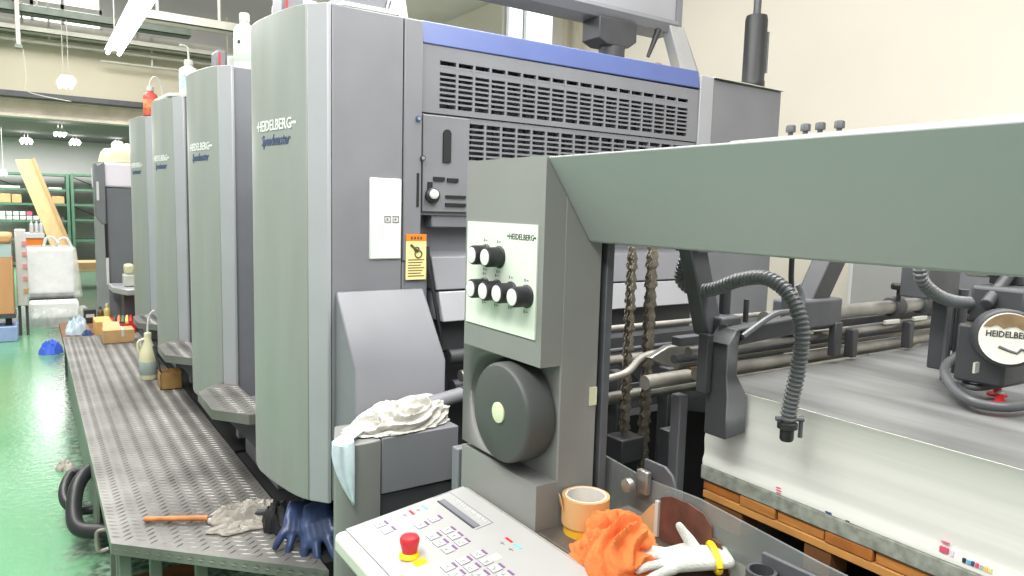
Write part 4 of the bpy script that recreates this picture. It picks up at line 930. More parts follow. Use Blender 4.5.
for x, zc in ((1.97, 1.362), (2.12, 1.362)):
    bm = B(); lathe(bm, [(0.024, -0.022), (0.028, -0.018), (0.028, 0.018), (0.024, 0.022)], (x, 1.02, zc), 'x', 20); cl = obj('rail_clamp', bm, M_DARK, fd)
    bm = B(); cyl(bm, (x - 0.02, 1.0, zc + 0.02), (x - 0.02, 1.0, zc + 0.05), 0.006, seg=10); lathe(bm, [(0.019, 0.05), (0.021, 0.053), (0.021, 0.063), (0.017, 0.067)], (x - 0.02, 1.0, zc), 'z', 18); obj('thumb_knob', bm, M_BLACK, cl)
for x in (1.72, 2.0, 2.24):
    obj('sheet_finger', box(B(), x, x + 0.022, 0.985, 1.01, 1.247, 1.32), M_DARK, fd, bev=0.003)
for x in (1.5, 1.9, 2.05):
    obj('sheet_clip', box(B(), x, x + 0.07, 1.0, 1.01, 1.318, 1.33), M_CREAM, fd, bev=0.002)
# sheet side blower: blade beside the pile with an arm over it
hexa(bm := B(), [(1.135, 0.90, 1.152), (1.19, 0.893, 1.160), (1.19, 0.945, 1.160), (1.135, 0.955, 1.152)], [(1.135, 0.90, 1.235), (1.19, 0.893, 1.235), (1.19, 0.945, 1.235), (1.135, 0.955, 1.235)])
hexa(bm, [(1.135, 0.90, 1.235), (1.19, 0.893, 1.235), (1.19, 0.945, 1.235), (1.135, 0.955, 1.235)], [(1.135, 0.905, 1.28), (1.168, 0.905, 1.28), (1.168, 0.955, 1.28), (1.135, 0.955, 1.28)])
hexa(bm, [(1.135, 0.905, 1.28), (1.168, 0.905, 1.28), (1.168, 0.955, 1.28), (1.135, 0.955, 1.28)], [(1.135, 0.905, 1.345), (1.168, 0.905, 1.345), (1.168, 0.955, 1.345), (1.135, 0.955, 1.345)])
hexa(bm, [(1.135, 0.905, 1.345), (1.168, 0.905, 1.345), (1.168, 0.955, 1.345), (1.135, 0.955, 1.345)], [(1.16, 0.905, 1.375), (1.20, 0.905, 1.37), (1.20, 0.955, 1.37), (1.16, 0.955, 1.375)])
bmesh.ops.remove_doubles(bm, verts=bm.verts, dist=1e-5)
obj('side_blower', bm, M_DARK, fd, bev=0.003)
hexa(bm := B(), [(1.165, 0.905, 1.340), (1.40, 0.905, 1.352), (1.40, 0.935, 1.352), (1.165, 0.935, 1.340)], [(1.165, 0.905, 1.376), (1.40, 0.905, 1.388), (1.40, 0.935, 1.388), (1.165, 0.935, 1.376)]); obj('blower_arm', bm, M_DARK, fd, bev=0.004)
obj('blower_rear_plate', box(B(), 1.115, 1.133, 0.94, 0.965, 1.24, 1.36), M_DARK, fd, bev=0.002)
bm = B(); tube(bm, spline([(1.17, 0.90, 1.36), (1.25, 0.89, 1.40), (1.30, 0.885, 1.405), (1.33, 0.88, 1.415), (1.335, 0.885, 1.44), (1.325, 0.89, 1.46)], 8), 0.006, 8); obj('arm_cable', bm, M_HOSE, fd)
# corrugated hoses
bm = B(); corrugated(bm, [(1.13, 1.012, 1.535), (1.13, 1.028, 1.50), (1.13, 1.033, 1.465), (1.13, 1.005, 1.447), (1.13, 0.965, 1.448), (1.13, 0.93, 1.458), (1.13, 0.883, 1.477), (1.13, 0.827, 1.486), (1.13, 0.783, 1.468), (1.13, 0.756, 1.435), (1.13, 0.743, 1.392), (1.13, 0.746, 1.328), (1.13, 0.756, 1.261), (1.13, 0.759, 1.222)], 0.0145, 0.0085); ho = obj('corrugated_hose', bm, M_HOSE, fd)
bm = B(); lathe(bm, [(0.010, -0.022), (0.0125, -0.018), (0.0125, 0.0), (0.018, 0.002), (0.018, 0.012), (0.012, 0.015)], (1.13, 0.759, 1.215), 'z', 16); obj('hose_fitting', bm, M_RUBBER, ho)
bm = B(); cyl(bm, (1.11, 0.77, 1.235), (1.15, 0.74, 1.235), 0.0045, seg=8); cyl(bm, (1.15, 0.745, 1.20), (1.15, 0.745, 1.24), 0.004, seg=8); obj('hose_clamp', bm, M_GREYM, ho)
bm = B(); corrugated(bm, [(1.35, 0.66, 1.545), (1.352, 0.66, 1.52), (1.365, 0.66, 1.491), (1.407, 0.66, 1.467), (1.473, 0.66, 1.448), (1.557, 0.66, 1.438), (1.64, 0.65, 1.44)], 0.0125, 0.0085); obj('corrugated_hose', bm, M_HOSE, fd)
bm = B(); tube(bm, spline([(1.168, 0.80, 1.545), (1.17, 0.80, 1.49), (1.172, 0.795, 1.44)], 6), 0.005, 8); obj('hanging_cable', bm, M_RUBBER, fd)
# suction head above the pile
obj('suction_head', box(B(), 1.56, 1.70, 0.56, 0.66, 1.40, 1.475), M_DARK, fd, bev=0.008)
bm = B(); 
ax = Vector((-0.86, -0.5, 0.08)).normalized(); bc = Vector((1.487, 0.556, 1.388))
cyl(bm, bc - ax * 0.07, bc - ax * 0.002, 0.054, seg=32); mo = obj('head_motor', bm, M_DARK, fd, bev=0.004)
bm = B(); cyl(bm, bc - ax * 0.003, bc + ax * 0.003, 0.0475, seg=40); bd = obj('round_badge', bm, mat('badge white', (228, 226, 212), 0.5, var=0.04), mo)
ux = Vector((0.5, -0.86, 0.0)).normalized()
bm = B(); letters(bm, 'HEIDELBERG', 0.016, lambda u, v, w: bc + ax * (0.0036 + w) + ux * (u - 0.037) + Vector((0, 0, v + 0.002)), depth=0.0006, width=0.074, weight=0.0003); obj('badge_lettering', bm, M_INKK, bd)
bm = B()
prof = [bc + ax * 0.0036 + ux * (0.046 * math.cos(a)) + Vector((0, 0, 0.046 * math.sin(a))) for a in [math.radians(28 + i * 8) for i in range(17)]]
low = [bc + ax * 0.0036 + ux * (0.040 - i * 0.010) + Vector((0, 0, 0.021 + 0.004 * math.sin(i * 2.3))) for i in range(9)]
vs = [bm.verts.new(p_) for p_ in prof]; vl = [bm.verts.new(p_) for p_ in low[::-1]]
bm.faces.new(vs + vl); obj('worn_patch', bm, mat('brown worn metal', (136, 112, 82), 0.6, var=0.3, scale=40), bd)
bm = B(); tube(bm, [bc + ax * 0.004 + ux * a + Vector((0, 0, b)) for a, b in ((-0.015, -0.016), (0.0, -0.022), (0.014, -0.026), (0.02, -0.018), (0.03, -0.02))], 0.003, 6); obj('badge_mark', bm, M_GREYM, bd)
obj('suction_foot', box(B(), 1.52, 1.62, 0.57, 0.66, 1.285, 1.40), M_DARK, fd, bev=0.006)
for x, y in ((1.553, 0.585), (1.63, 0.62)):
    bm = B(); lathe(bm, [(0.019, 0.0), (0.018, 0.004), (0.008, 0.008), (0.007, 0.022)], (x, y, 1.2475), 'z', 20); obj('suction_cup', bm, M_RED, fd)
bm = B(); lathe(bm, [(0.007, 0), (0.007, 0.01), (0.004, 0.013)], (1.553, 0.585, 1.262), 'z', 12); obj('cup_collar', bm, M_CREAM, fd)
obj('white_tag', box(B(), 1.470, 1.488, 0.600, 0.604, 1.315, 1.335), M_CREAM, fd)
bm = B(); tube(bm, spline([(1.80, 0.72, 1.33), (1.70, 0.725, 1.31), (1.62, 0.72, 1.285), (1.53, 0.66, 1.266), (1.476, 0.598, 1.259), (1.494, 0.554, 1.258), (1.55, 0.535, 1.26), (1.65, 0.50, 1.27)], 8), 0.0095, 10); obj('loop_cable', bm, M_HOSE, fd)
bm = B(); tube(bm, spline([(1.75, 0.70, 1.31), (1.66, 0.70, 1.288), (1.57, 0.665, 1.277), (1.535, 0.625, 1.275), (1.58, 0.60, 1.28), (1.70, 0.57, 1.29)], 8), 0.007, 10); obj('loop_cable', bm, M_HOSE, fd)
bm = B(); tube(bm, [(1.54, 0.62, 1.44), (1.633, 0.62, 1.50), (1.66, 0.62, 1.545)], 0.012, 10); box(bm, 1.64, 1.72, 0.60, 0.66, 1.475, 1.50); obj('head_link', bm, M_DARK, fd, bev=0.002)
obj('head_slide', box(B(), 1.665, 1.70, 0.745, 0.78, 1.27, 1.55), M_DARK, fd, bev=0.004)
obj('head_slide_block', box(B(), 1.56, 1.70, 0.74, 0.80, 1.435, 1.515), M_GREYM, fd, bev=0.004)
bm = B(); cyl(bm, (1.66, 0.74, 1.25), (1.66, 0.74, 1.44), 0.006, seg=10); cyl(bm, (1.72, 0.74, 1.26), (1.72, 0.74, 1.45), 0.011, seg=10); tube(bm, [(1.72, 0.74, 1.40), (1.80, 0.74, 1.36)], 0.006, 8); obj('head_rod', bm, M_GREYM, fd)
obj('head_valve', box(B(), 1.765, 1.87, 0.72, 0.80, 1.30, 1.405), M_BLACK, fd, bev=0.004)
obj('valve_plug', box(B(), 1.738, 1.76, 0.73, 0.75, 1.318, 1.375), M_TIN, fd, bev=0.003)
for x, y in ((1.70, 0.60), (1.60, 0.66)):
    obj('head_post', box(B(), x - 0.02, x + 0.02, y - 0.02, y + 0.02, 1.49, 1.56), M_STEEL, fd, bev=0.003)
# beam-top bolts
for y in (0.648, 0.622, 0.597, 0.566):
    bm = B(); lathe(bm, [(0.0075, 0), (0.0075, 0.009), (0.006, 0.011)], (1.0, y + 0.055, 1.733), 'z', 6); cyl(bm, (1.0, y + 0.055, 1.699), (1.0, y + 0.055, 1.734), 0.004, seg=8); obj('bolt', bm, M_GREYM, fd)
pc = thing('beam_paper', 'thin white sheet lying on top of the feeder beam', 'paper', (0.93, 0.25, 1.702))
hexa(bm := B(), [(0.815, -0.3, 1.702), (0.97, -0.3, 1.702), (0.97, 0.68, 1.702), (0.83, 0.68, 1.702)], [(0.815, -0.3, 1.716), (0.97, -0.3, 1.722), (0.97, 0.68, 1.706), (0.83, 0.68, 1.705)]); obj('sheet', bm, M_CREAM, pc)

# paper pile on its pallet
PX0, PX1, PY0, PY1 = 1.20, 2.23, 0.28, 1.005
pp = thing('paper_pile', 'tall pile of white printed sheets under the suction head', 'paper stack', (1.7, 0.64, 1.06))
bm = B(); n = 16
lay = []
for k in range(n + 1):
    z = 1.058 + (1.2385 - 1.058) * k / n; j = 0.0022 * noise.noise(Vector((k * 0.83, 1.1, 0.3))); j2 = 0.003 * noise.noise(Vector((k * 0.7, 4.1, 0.3)))
    if k < 2: j -= 0.004
    lay.append([bm.verts.new(v) for v in ((PX0 + j, PY0, z), (PX1 + j, PY0, z), (PX1 + j, PY1 + j2, z), (PX0 + j, PY1 + j2, z))])
for a, b in zip(lay, lay[1:]):
    for i in range(4): bm.faces.new((a[i], a[(i + 1) % 4], b[(i + 1) % 4], b[i]))
bm.faces.new(lay[0][::-1]); bm.faces.new(lay[-1]); obj('sheet_block', bm, M_WPAPER, pp, smooth=60)
bm = B(); hexa(bm, [(PX0 + 0.001, PY0, 1.2383), (PX1, PY0, 1.2383), (PX1, PY1, 1.2383), (PX0 + 0.001, PY1, 1.2383)], [(PX0 + 0.001, PY0, 1.2394), (PX1, PY0, 1.2394), (PX1, PY1, 1.2394), (PX0 + 0.001, PY1, 1.2394)]); obj('top_sheet', bm, M_SHEET, pp)
def mark(y0, y1, z0, z1, m): obj('print_mark', box(B(), PX0 - 0.0052, PX0 - 0.0015, y0, y1, z0, z1), m, pp)
mark(0.500, 0.513, 1.0700, 1.0795, M_MAG); mark(0.500, 0.512, 1.0875, 1.0888, M_MAG); mark(0.492, 0.496, 1.070, 1.079, M_LILAC)
for i, mm in enumerate((M_INKK, M_CYAN, M_INKB, M_MAG, M_CREAM, M_INKY, M_STICKY)): mark(0.474 - i * 0.0062, 0.4785 - i * 0.0062, 1.067, 1.074, mm)
mark(0.808, 0.818, 1.0705, 1.0718, M_MAG); mark(0.806, 0.817, 1.0655, 1.0668, M_MAG); mark(0.807, 0.816, 1.0605, 1.0618, M_MAG)
mark(0.700, 0.712, 1.060, 1.0625, M_INKB); mark(0.665, 0.672, 1.059, 1.0605, M_INKK); 
pb = thing('pile_board', 'speckled grey board between the paper pile and the pallet', 'board', (1.7, 0.64, 1.02))
obj('board', box(B(), PX0 - 0.004, PX1, PY0 - 0.05, PY1 + 0.003, 1.0245, 1.057), M_BOARD, pb, bev=0.003)
pa = thing('wooden_pallet', 'orange wooden pallet lifted under the paper pile', 'pallet', (1.7, 0.64, 0.92))
y = PY1 - 0.002
wds = (0.095, 0.085, 0.10, 0.09, 0.095, 0.10, 0.09)
for i, wd in enumerate(wds):
    y1 = y; y -= wd + 0.004
    obj('deck_board', box(B(), PX0 + 0.002 - 0.004 * (i % 2), PX1, y + 0.004, y1, 1.002, 1.024), M_WOOD if i % 3 else mat('amber pine', (182, 112, 50), 0.65, var=0.3, scale=20), pa, bev=0.002)
for x in (PX0, 1.68, 2.18): obj('stringer', box(B(), x, x + 0.045, PY0, PY1 - 0.003, 0.984, 1.001), mat('light pine', (208, 150, 82), 0.65, var=0.25, scale=8), pa, bev=0.002)
for x in (PX0 + 0.004, 1.70, 2.16):
    for ya, yb in ((0.90, 1.0), (0.70, 0.755), (0.33, 0.42)): obj('block', box(B(), x, x + 0.06, ya, yb, 0.93, 0.983), M_WOODD, pa, bev=0.002)
obj('pallet_lifter', box(B(), 1.15, 2.3, 0.35, 0.98, 0.90, 0.928), M_BLACK, fd)

# clear guard in front of the pile, with its clamp
gu = thing('clear_guard', 'clear plastic guard sheet standing along the feeder shelf', 'guard', (0.99, 0.75, 0.97))
prism(bm := B(), [(1.115, 0.971), (1.115, 1.086), (0.98, 1.075), (0.84, 1.083), (0.60, 1.068), (0.35, 1.06), (0.35, 0.971)], 'x', 0.993, 0.998); obj('sheet', bm, M_ACRYL, gu)
obj('edge_strip', box(B(), 0.985, 0.992, 0.928, 0.937, 0.974, 1.045), M_CREAM, gu)
cl = thing('guard_clamp', 'steel thumb clamp gripping the top edge of the clear guard', 'clamp', (0.99, 0.955, 1.05))
obj('clamp_body', box(B(), 0.978, 0.992, 0.955, 0.985, 1.048, 1.095), M_STEEL, cl, bev=0.003)
bm = B(); prism(bm, [(0.90, 1.075), (0.91, 1.10), (0.93, 1.112), (0.985, 1.112), (0.985, 1.09), (0.95, 1.07), (0.92, 1.065)], 'x', 0.999, 1.006); obj('clamp_plate', bm, M_GREYM, cl, bev=0.002)
bm = B(); lathe(bm, [(0.013, -0.012), (0.014, -0.008), (0.014, 0.0), (0.012, 0.002)], (0.968, 0.990, 1.062), 'x', 20); obj('thumb_wheel', bm, M_STEEL, cl)
bs = thing('card_image', 'torn flat shape for the brown card image in the clear guard behind the white glove', 'card', (0.985, 0.85, 0.97))  # brown image in the clear guard, added as a solid card shape
pts = [(0.925, 0.972), (0.925, 1.055), (0.90, 1.066), (0.86, 1.068), (0.82, 1.062), (0.80, 1.045), (0.798, 1.025), (0.78, 1.022), (0.765, 1.0), (0.755, 0.972)]
prism(bm := B(), pts, 'x', 0.9875, 0.9905); obj('card', bm, M_RUST, bs)
hexa(bm := B(), [(0.986, 0.937, 0.972), (0.988, 1.0, 0.972), (0.991, 1.0, 0.972), (0.989, 0.937, 0.972)], [(0.986, 0.937, 1.035), (0.988, 0.945, 1.035), (0.991, 0.945, 1.035), (0.989, 0.937, 1.035)]); obj('fold', bm, M_CARD, bs)
# dark holder tray at the lower right
ht = thing('holder_tray', 'dark grey holder tray with a round pocket on the shelf before the guard', 'tray', (0.93, 0.55, 0.972))
hexa(bm := B(), [(0.955, 0.25, 0.972), (0.963, 0.25, 0.972), (0.963, 0.672, 0.972), (0.955, 0.672, 0.972)], [(0.955, 0.25, 1.07), (0.963, 0.25, 1.07), (0.963, 0.672, 1.062), (0.955, 0.672, 1.062)]); obj('back_plate', bm, M_GREYM, ht, bev=0.002)
obj('front_plate', box(B(), 0.905, 0.911, 0.25, 0.64, 0.972, 1.03), M_GREYM, ht, bev=0.002)
obj('bottom_plate', box(B(), 0.905, 0.96, 0.25, 0.665, 0.972, 0.976), M_GREYM, ht)
bm = B(); cc = (0.935, 0.655); m_ = 20
o_ = [[bm.verts.new((cc[0] + r_ * math.cos(2 * PI * i / m_), cc[1] + r_ * math.sin(2 * PI * i / m_), z_)) for i in range(m_)] for r_, z_ in ((0.024, 0.974), (0.024, 1.045), (0.019, 1.045), (0.019, 0.98))]
for a, b in zip(o_, o_[1:]):
    for i in range(m_): bm.faces.new((a[i], a[(i + 1) % m_], b[(i + 1) % m_], b[i]))
bm.faces.new(o_[0][::-1]); bm.faces.new(o_[-1]); obj('round_pocket', bm, M_DARK, ht)
obj('paper_label', box(B(), 0.952, 0.955, 0.53, 0.57, 1.03, 1.055), M_CREAM, ht)

# tape rolls, orange cloth
tp = thing('tape_roll', 'beige packing tape roll stacked on the yellow tape roll', 'tape roll', (0.885, 1.028, 0.99))
def tape(bm, c, r1, r0, z0, z1, seg=40):
    rr = [(r0, z0), (r1, z0), (r1, z1), (r0, z1)]; rings = [[bm.verts.new((c[0] + r * math.cos(2 * PI * i / seg), c[1] + r * math.sin(2 * PI * i / seg), z)) for i in range(seg)] for r, z in rr]
    for k in range(4):
        a, b = rings[k], rings[(k + 1) % 4]
        for i in range(seg): bm.faces.new((a[i], a[(i + 1) % seg], b[(i + 1) % seg], b[i]))
    return bm
obj('tape_winding', tape(B(), (0.885, 1.026), 0.047, 0.041, 0.990, 1.045), M_TAPE, tp)
obj('core', tape(B(), (0.885, 1.026), 0.0408, 0.037, 0.990, 1.0455), mat('white card core', (226, 222, 212), 0.8), tp)
hexa(bm := B(), [(0.838, 1.035, 1.02), (0.850, 1.060, 1.02), (0.849, 1.061, 1.02), (0.836, 1.036, 1.02)], [(0.834, 1.040, 1.046), (0.846, 1.062, 1.044), (0.845, 1.063, 1.044), (0.832, 1.041, 1.046)]); obj('loose_end', bm, M_TAPE, tp)
ty = thing('tape_roll', 'yellow tape roll lying under the beige one on the shelf', 'tape roll', (0.888, 1.024, 0.971))
obj('tape_winding', tape(B(), (0.888, 1.024), 0.046, 0.04, 0.9705, 0.9895), M_TAPEY, ty)
obj('core', tape(B(), (0.888, 1.024), 0.0398, 0.036, 0.9705, 0.9895), M_CARD, ty)
bm = mound(B(), (0.862, 0.908, 0.9715), 0.072, 0.062, 0.060, 5.3, 1.35, 0.46, 0.26, 0.4, oct2=0.14, lean=(0.15, 0.1)); tag(solid(obj('orange_cloth', bm, M_ORANGE, smooth=75), 0.0015), 'crumpled orange cloth between the tape roll and the white glove', 'cloth')

# ------------------------------------------------------------------ control console
cs = thing('control_console', 'off white sloping control desk with keys and a red stop button', 'control panel', (0.64, 1.0, 0))
sl_ = 0.04 / 0.314
def cz(x): return 0.94 + (x - 0.486) * sl_
def slab(bm, x0, x1, y0, y1, dz, h):
    hexa(bm, [(x0, y0, cz(x0) + dz), (x1, y0, cz(x1) + dz), (x1, y1, cz(x1) + dz), (x0, y1, cz(x0) + dz)], [(x0, y0, cz(x0) + dz + h), (x1, y0, cz(x1) + dz + h), (x1, y1, cz(x1) + dz + h), (x0, y1, cz(x0) + dz + h)]); return bm
obj('desk_shell', slab(B(), 0.484, 0.797, 0.55, 1.338, -0.045, 0.043), M_CREAM, cs, bev=0.012)
obj('control_foil', slab(B(), 0.508, 0.782, 0.57, 1.328, -0.003, 0.0035), M_PANELW, cs)
obj('foil_border', slab(slab(slab(B(), 0.5065, 0.508, 0.57, 1.3295, -0.003, 0.0033), 0.782, 0.7835, 0.57, 1.3295, -0.003, 0.0033), 0.5065, 0.7835, 1.328, 1.3295, -0.003, 0.0033), M_SIDE, cs)
bm = B(); hexa(bm, [(0.62, 0.6, 0.0), (0.795, 0.6, 0.0), (0.795, 1.25, 0.0), (0.62, 1.25, 0.0)], [(0.56, 0.6, 0.90), (0.795, 0.6, 0.925), (0.795, 1.28, 0.925), (0.56, 1.28, 0.90)]); obj('pedestal', bm, M_DARK, cs)
ds = obj('display', slab(B(), 0.704, 0.720, 1.153, 1.302, 0.0, 0.002), M_SIDE2, cs)
obj('display_lip', slab(B(), 0.703, 0.7065, 1.152, 1.303, 0.0, 0.0025), M_DARK, ds)
bm = B()
for i in range(6): slab(bm, 0.732, 0.740, 1.16 + i * 0.021, 1.173 + i * 0.021, 0.0, 0.0014)
obj('display_key', bm, M_WHITE, cs)
bm = B(); slab(bm, 0.745, 0.7458, 1.145, 1.325, 0.0, 0.0012); slab(bm, 0.705, 0.746, 1.1445, 1.1453, 0, 0.0012); slab(bm, 0.705, 0.746, 1.325, 1.3258, 0, 0.0012)
for i in range(6): slab(bm, 0.733, 0.734, 1.161 + i * 0.021, 1.172 + i * 0.021, 0.0012, 0.0008); slab(bm, 0.737, 0.7385, 1.163 + i * 0.021, 1.167 + i * 0.021, 0.0012, 0.0008)
obj('display_legend', bm, M_SIDE, cs)
def key(x, y, m=M_PURPLE, led=True):
    k_ = obj('key', slab(B(), x - 0.010, x + 0.010, y - 0.0115, y + 0.0115, 0.0, 0.0016), M_KEY, cs, bev=0.0008)
    bm = B(); random.seed(int(x * 9999 + y * 777))
    slab(bm, x - 0.010, x - 0.0093, y - 0.0115, y + 0.0115, 0.0012, 0.0007); slab(bm, x - 0.010, x + 0.010, y - 0.0115, y - 0.0108, 0.0012, 0.0007)
    for q in range(3):
        a, b = random.uniform(-0.006, 0.002), random.uniform(-0.006, 0.003); w_ = random.choice((0.001, 0.005)); slab(bm, x + a, x + a + w_, y + b, y + b + 0.0062 - w_, 0.0015, 0.0005)
    obj('key_legend', bm, M_SIDE2, k_)
    if led: obj('key_bar', slab(B(), x + 0.0125, x + 0.0165, y - 0.009, y + 0.009, 0.0, 0.0014), m, cs)
for x, y in ((0.629, 1.235), (0.662, 1.239), (0.628, 1.179), (0.660, 1.180), (0.660, 1.151), (0.626, 1.148), (0.659, 1.122), (0.627, 1.116), (0.567, 1.296), (0.569, 1.263)): key(x, y)
for i in range(3):
    for j in range(6):
        key(0.598 + i * 0.0315, 1.064 - j * 0.0295)
for x, y, m in ((0.640, 1.297, M_RED), (0.671, 1.299, M_CYAN), (0.733, 1.068, M_RED), (0.733, 1.039, M_CYAN)):
    obj('colour_bar', slab(B(), x - 0.0025, x + 0.0025, y - 0.011, y + 0.011, 0.0, 0.0014), m, cs)
    obj('bar_symbol', slab(slab(B(), x - 0.016, x - 0.015, y - 0.008, y + 0.006, 0, 0.0012), x - 0.020, x - 0.012, y - 0.001, y, 0, 0.0012), M_SIDE, cs)
obj('yellow_key', slab(B(), 0.672, 0.690, 1.024, 1.045, 0.0, 0.0016), mat('pale yellow key', (228, 224, 190), 0.5), cs)
ex, ey = 0.562, 1.146; ez = cz(ex)
bm = B(); lathe(bm, [(0.019, 0), (0.020, 0.002), (0.019, 0.006), (0.015, 0.010)], (ex, ey, ez), 'z', 28); es = obj('stop_button_collar', bm, M_YELLOW, cs)
bm = B(); lathe(bm, [(0.0145, 0.010), (0.015, 0.016), (0.0185, 0.030), (0.0185, 0.036), (0.016, 0.040), (0.008, 0.042)], (ex, ey, ez), 'z', 28); obj('stop_button', bm, M_RED, es)
obj('yellow_patch', slab(B(), ex - 0.006, ex + 0.018, ey - 0.042, ey - 0.022, 0.0, 0.0012), M_YELLOW, cs)

# ------------------------------------------------------------------ things on and over the press
cab = thing('drive_cabinet', 'tall light grey cabinet at the far side of the nearest tower', 'cabinet', (2.56, 2.4, 0))
obj('cabinet_body', box(B(), 2.296, 2.83, 2.05, 2.75, 0.0, 2.16), M_SIDE, cab, bev=0.005)
obj('cabinet_edge', box(B(), 2.292, 2.37, 2.045, 2.06, 0.3, 2.165), M_FLANGE, cab, bev=0.002)
hexa(bm := B(), [(2.372, 2.035, 2.164), (2.838, 2.04, 2.1605), (2.838, 2.72, 2.1605), (2.372, 2.72, 2.164)], [(2.372, 2.035, 2.168), (2.838, 2.04, 2.163), (2.838, 2.72, 2.166), (2.372, 2.72, 2.168)]); tag(obj('cardboard_sheet', bm, M_CREAM), 'thin curling pale card sheet on top of the light grey cabinet', 'cardboard')
ac = thing('air_cylinder', 'black cylinder standing upright behind the light grey cabinet', 'cylinder', (3.05, 2.42, 2.17))
zc0 = 2.175; axx, ayy = 2.74, 2.14
ac.location = (axx, ayy, zc0)
bm = B(); lathe(bm, [(0.05, 0), (0.052, 0.003), (0.052, 0.03), (0.049, 0.034), (0.049, 0.30), (0.045, 0.318)], (axx, ayy, zc0), 'z', 28); obj('cylinder_body', bm, M_RUBBER, ac)
bm = B(); cyl(bm, (axx, ayy, zc0 + 0.31), (axx, ayy, zc0 + 0.5), 0.017, seg=16); obj('piston_rod', bm, M_GREYM, ac)
obj('pale_strip', box(B(), axx + 0.040, axx + 0.052, ayy - 0.035, ayy - 0.02, zc0 + 0.07, zc0 + 0.25), M_SIDE, ac)

ov = thing('overhead_ink_unit', 'long light grey box hung over the nearest tower with slanted end bracket', 'machine housing', (1.8, 2.55, 2.18))
obj('housing', box(B(), 1.25, 2.60, 2.50, 2.62, 2.515, 2.95), M_FLANGE, ov, bev=0.003)
obj('end_plate', box(B(), 2.60, 2.635, 2.49, 2.63, 2.49, 2.95), M_SIDE, ov, bev=0.002)
prism(bm := B(), [(2.485, 2.515), (2.475, 2.495), (2.50, 2.46), (2.62, 2.455), (2.62, 2.515)], 'x', 1.20, 2.60); obj('lower_rail', bm, M_SIDE, ov, bev=0.002)
hexa(bm := B(), [(2.69, 2.48, 2.18), (2.81, 2.48, 2.18), (2.81, 2.54, 2.18), (2.69, 2.54, 2.18)], [(2.54, 2.48, 2.49), (2.64, 2.48, 2.49), (2.64, 2.54, 2.49), (2.54, 2.54, 2.49)]); obj('slanted_bracket', bm, M_ALU, ov, bev=0.003)
hexa(bm := B(), [(2.815, 2.5, 2.18), (2.86, 2.5, 2.18), (2.86, 2.54, 2.18), (2.815, 2.54, 2.18)], [(2.645, 2.5, 2.49), (2.665, 2.5, 2.49), (2.665, 2.54, 2.49), (2.645, 2.54, 2.49)]); obj('bracket_flange', bm, M_FLANGE, ov)
prism(bm := B(), [(2.11, 2.46), (2.335, 2.46), (2.335, 2.375), (2.29, 2.345), (2.16, 2.345), (2.11, 2.365)], 'y', 2.48, 2.60); obj('drive_motor', bm, M_DARK, ov, bev=0.004)
bm = B(); cyl(bm, (2.23, 2.53, 2.345), (2.23, 2.53, 2.18), 0.06, 0.055, 20); obj('motor_shaft', bm, M_DARK, ov)
bm = B(); tube(bm, [(2.49, 2.50, 2.46), (2.43, 2.50, 2.33)], [0.016, 0.009], 10); obj('release_lever', bm, M_RUBBER, ov)
bm = B(); ball(bm, (2.555, 2.56, 2.28), (0.04, 0.04, 0.05), 10); obj('brass_fitting', bm, M_TIN, ov)
# packs, bottles and papers on the tower tops
def pack(x0, x1, y0, y1, z0, z1, label):
    r = thing('ink_pack', label, 'box', ((x0 + x1) / 2, (y0 + y1) / 2, z0), 'grey packs on the towers')
    obj('pack_body', box(B(), x0, x1, y0, y1, z0, z1), M_SIDE, r, bev=0.012)
    obj('red_mark', box(B(), x0 + 0.008, x0 + 0.016, y0 - 0.002, y0 + 0.001, z0 + 0.2 * (z1 - z0), z0 + 0.85 * (z1 - z0)), M_RED, r)
    obj('white_side', box(B(), x1 - 0.002, x1 + 0.045, y0 + 0.005, y1 - 0.01, z0, z1 - 0.02), M_WHITE, r, bev=0.006)
pack(0.70, 0.745, 3.38, 3.50, 2.171, 2.262, 'grey pack with red mark on top of the second tower')
pack(0.655, 0.72, 2.24, 2.36, 2.171, 2.245, 'grey pack with red mark on top of the nearest tower')
wbt = bottle((0.81, 3.34, 2.171), 0.047, 0.25, M_WHITE, 'white plastic bottle on top of the second tower', M_CREAM, 'white_bottle', mat('pale mint label', (196, 206, 196), 0.5))
obj('label_mark', box(B(), 0.772, 0.792, 3.302, 3.312, 2.285, 2.297), M_INKK, wbt)
tl = thing('flat_lid', 'flat pale lid lying on top of the third tower', 'lid', (0.72, 4.5, 2.171))
prism(bm := B(), [(0.63, 4.75), (0.655, 4.42), (0.70, 4.37), (0.86, 4.37), (0.86, 4.75)], 'z', 2.171, 2.19); obj('lid_plate', bm, M_CREAM, tl, bev=0.004)
bottle((0.775, 4.47, 2.191), 0.052, 0.20, M_WHITE, 'white wash bottle with blue print and bent spout on the third tower', M_CREAM, 'wash_bottle', mat('pale blue print', (186, 210, 220), 0.5, var=0.5, scale=30), [(0.775, 4.47, 2.42), (0.77, 4.47, 2.46), (0.74, 4.47, 2.468), (0.73, 4.47, 2.462)])
bottle((0.715, 5.56, 2.171), 0.046, 0.20, mat('red printed plastic', (224, 84, 72), 0.4, var=0.5, scale=26), 'red wash bottle with bent spout on the farthest tower', M_CREAM, 'wash_bottle', mat('orange red print', (232, 128, 84), 0.5, var=0.6, scale=30), [(0.715, 5.56, 2.40), (0.74, 5.56, 2.44), (0.77, 5.56, 2.42), (0.79, 5.56, 2.36), (0.795, 5.56, 2.32)])
pt = thing('paper_tray', 'white framed tray of loose papers on top of the nearest tower', 'tray', (0.87, 2.15, 2.17))
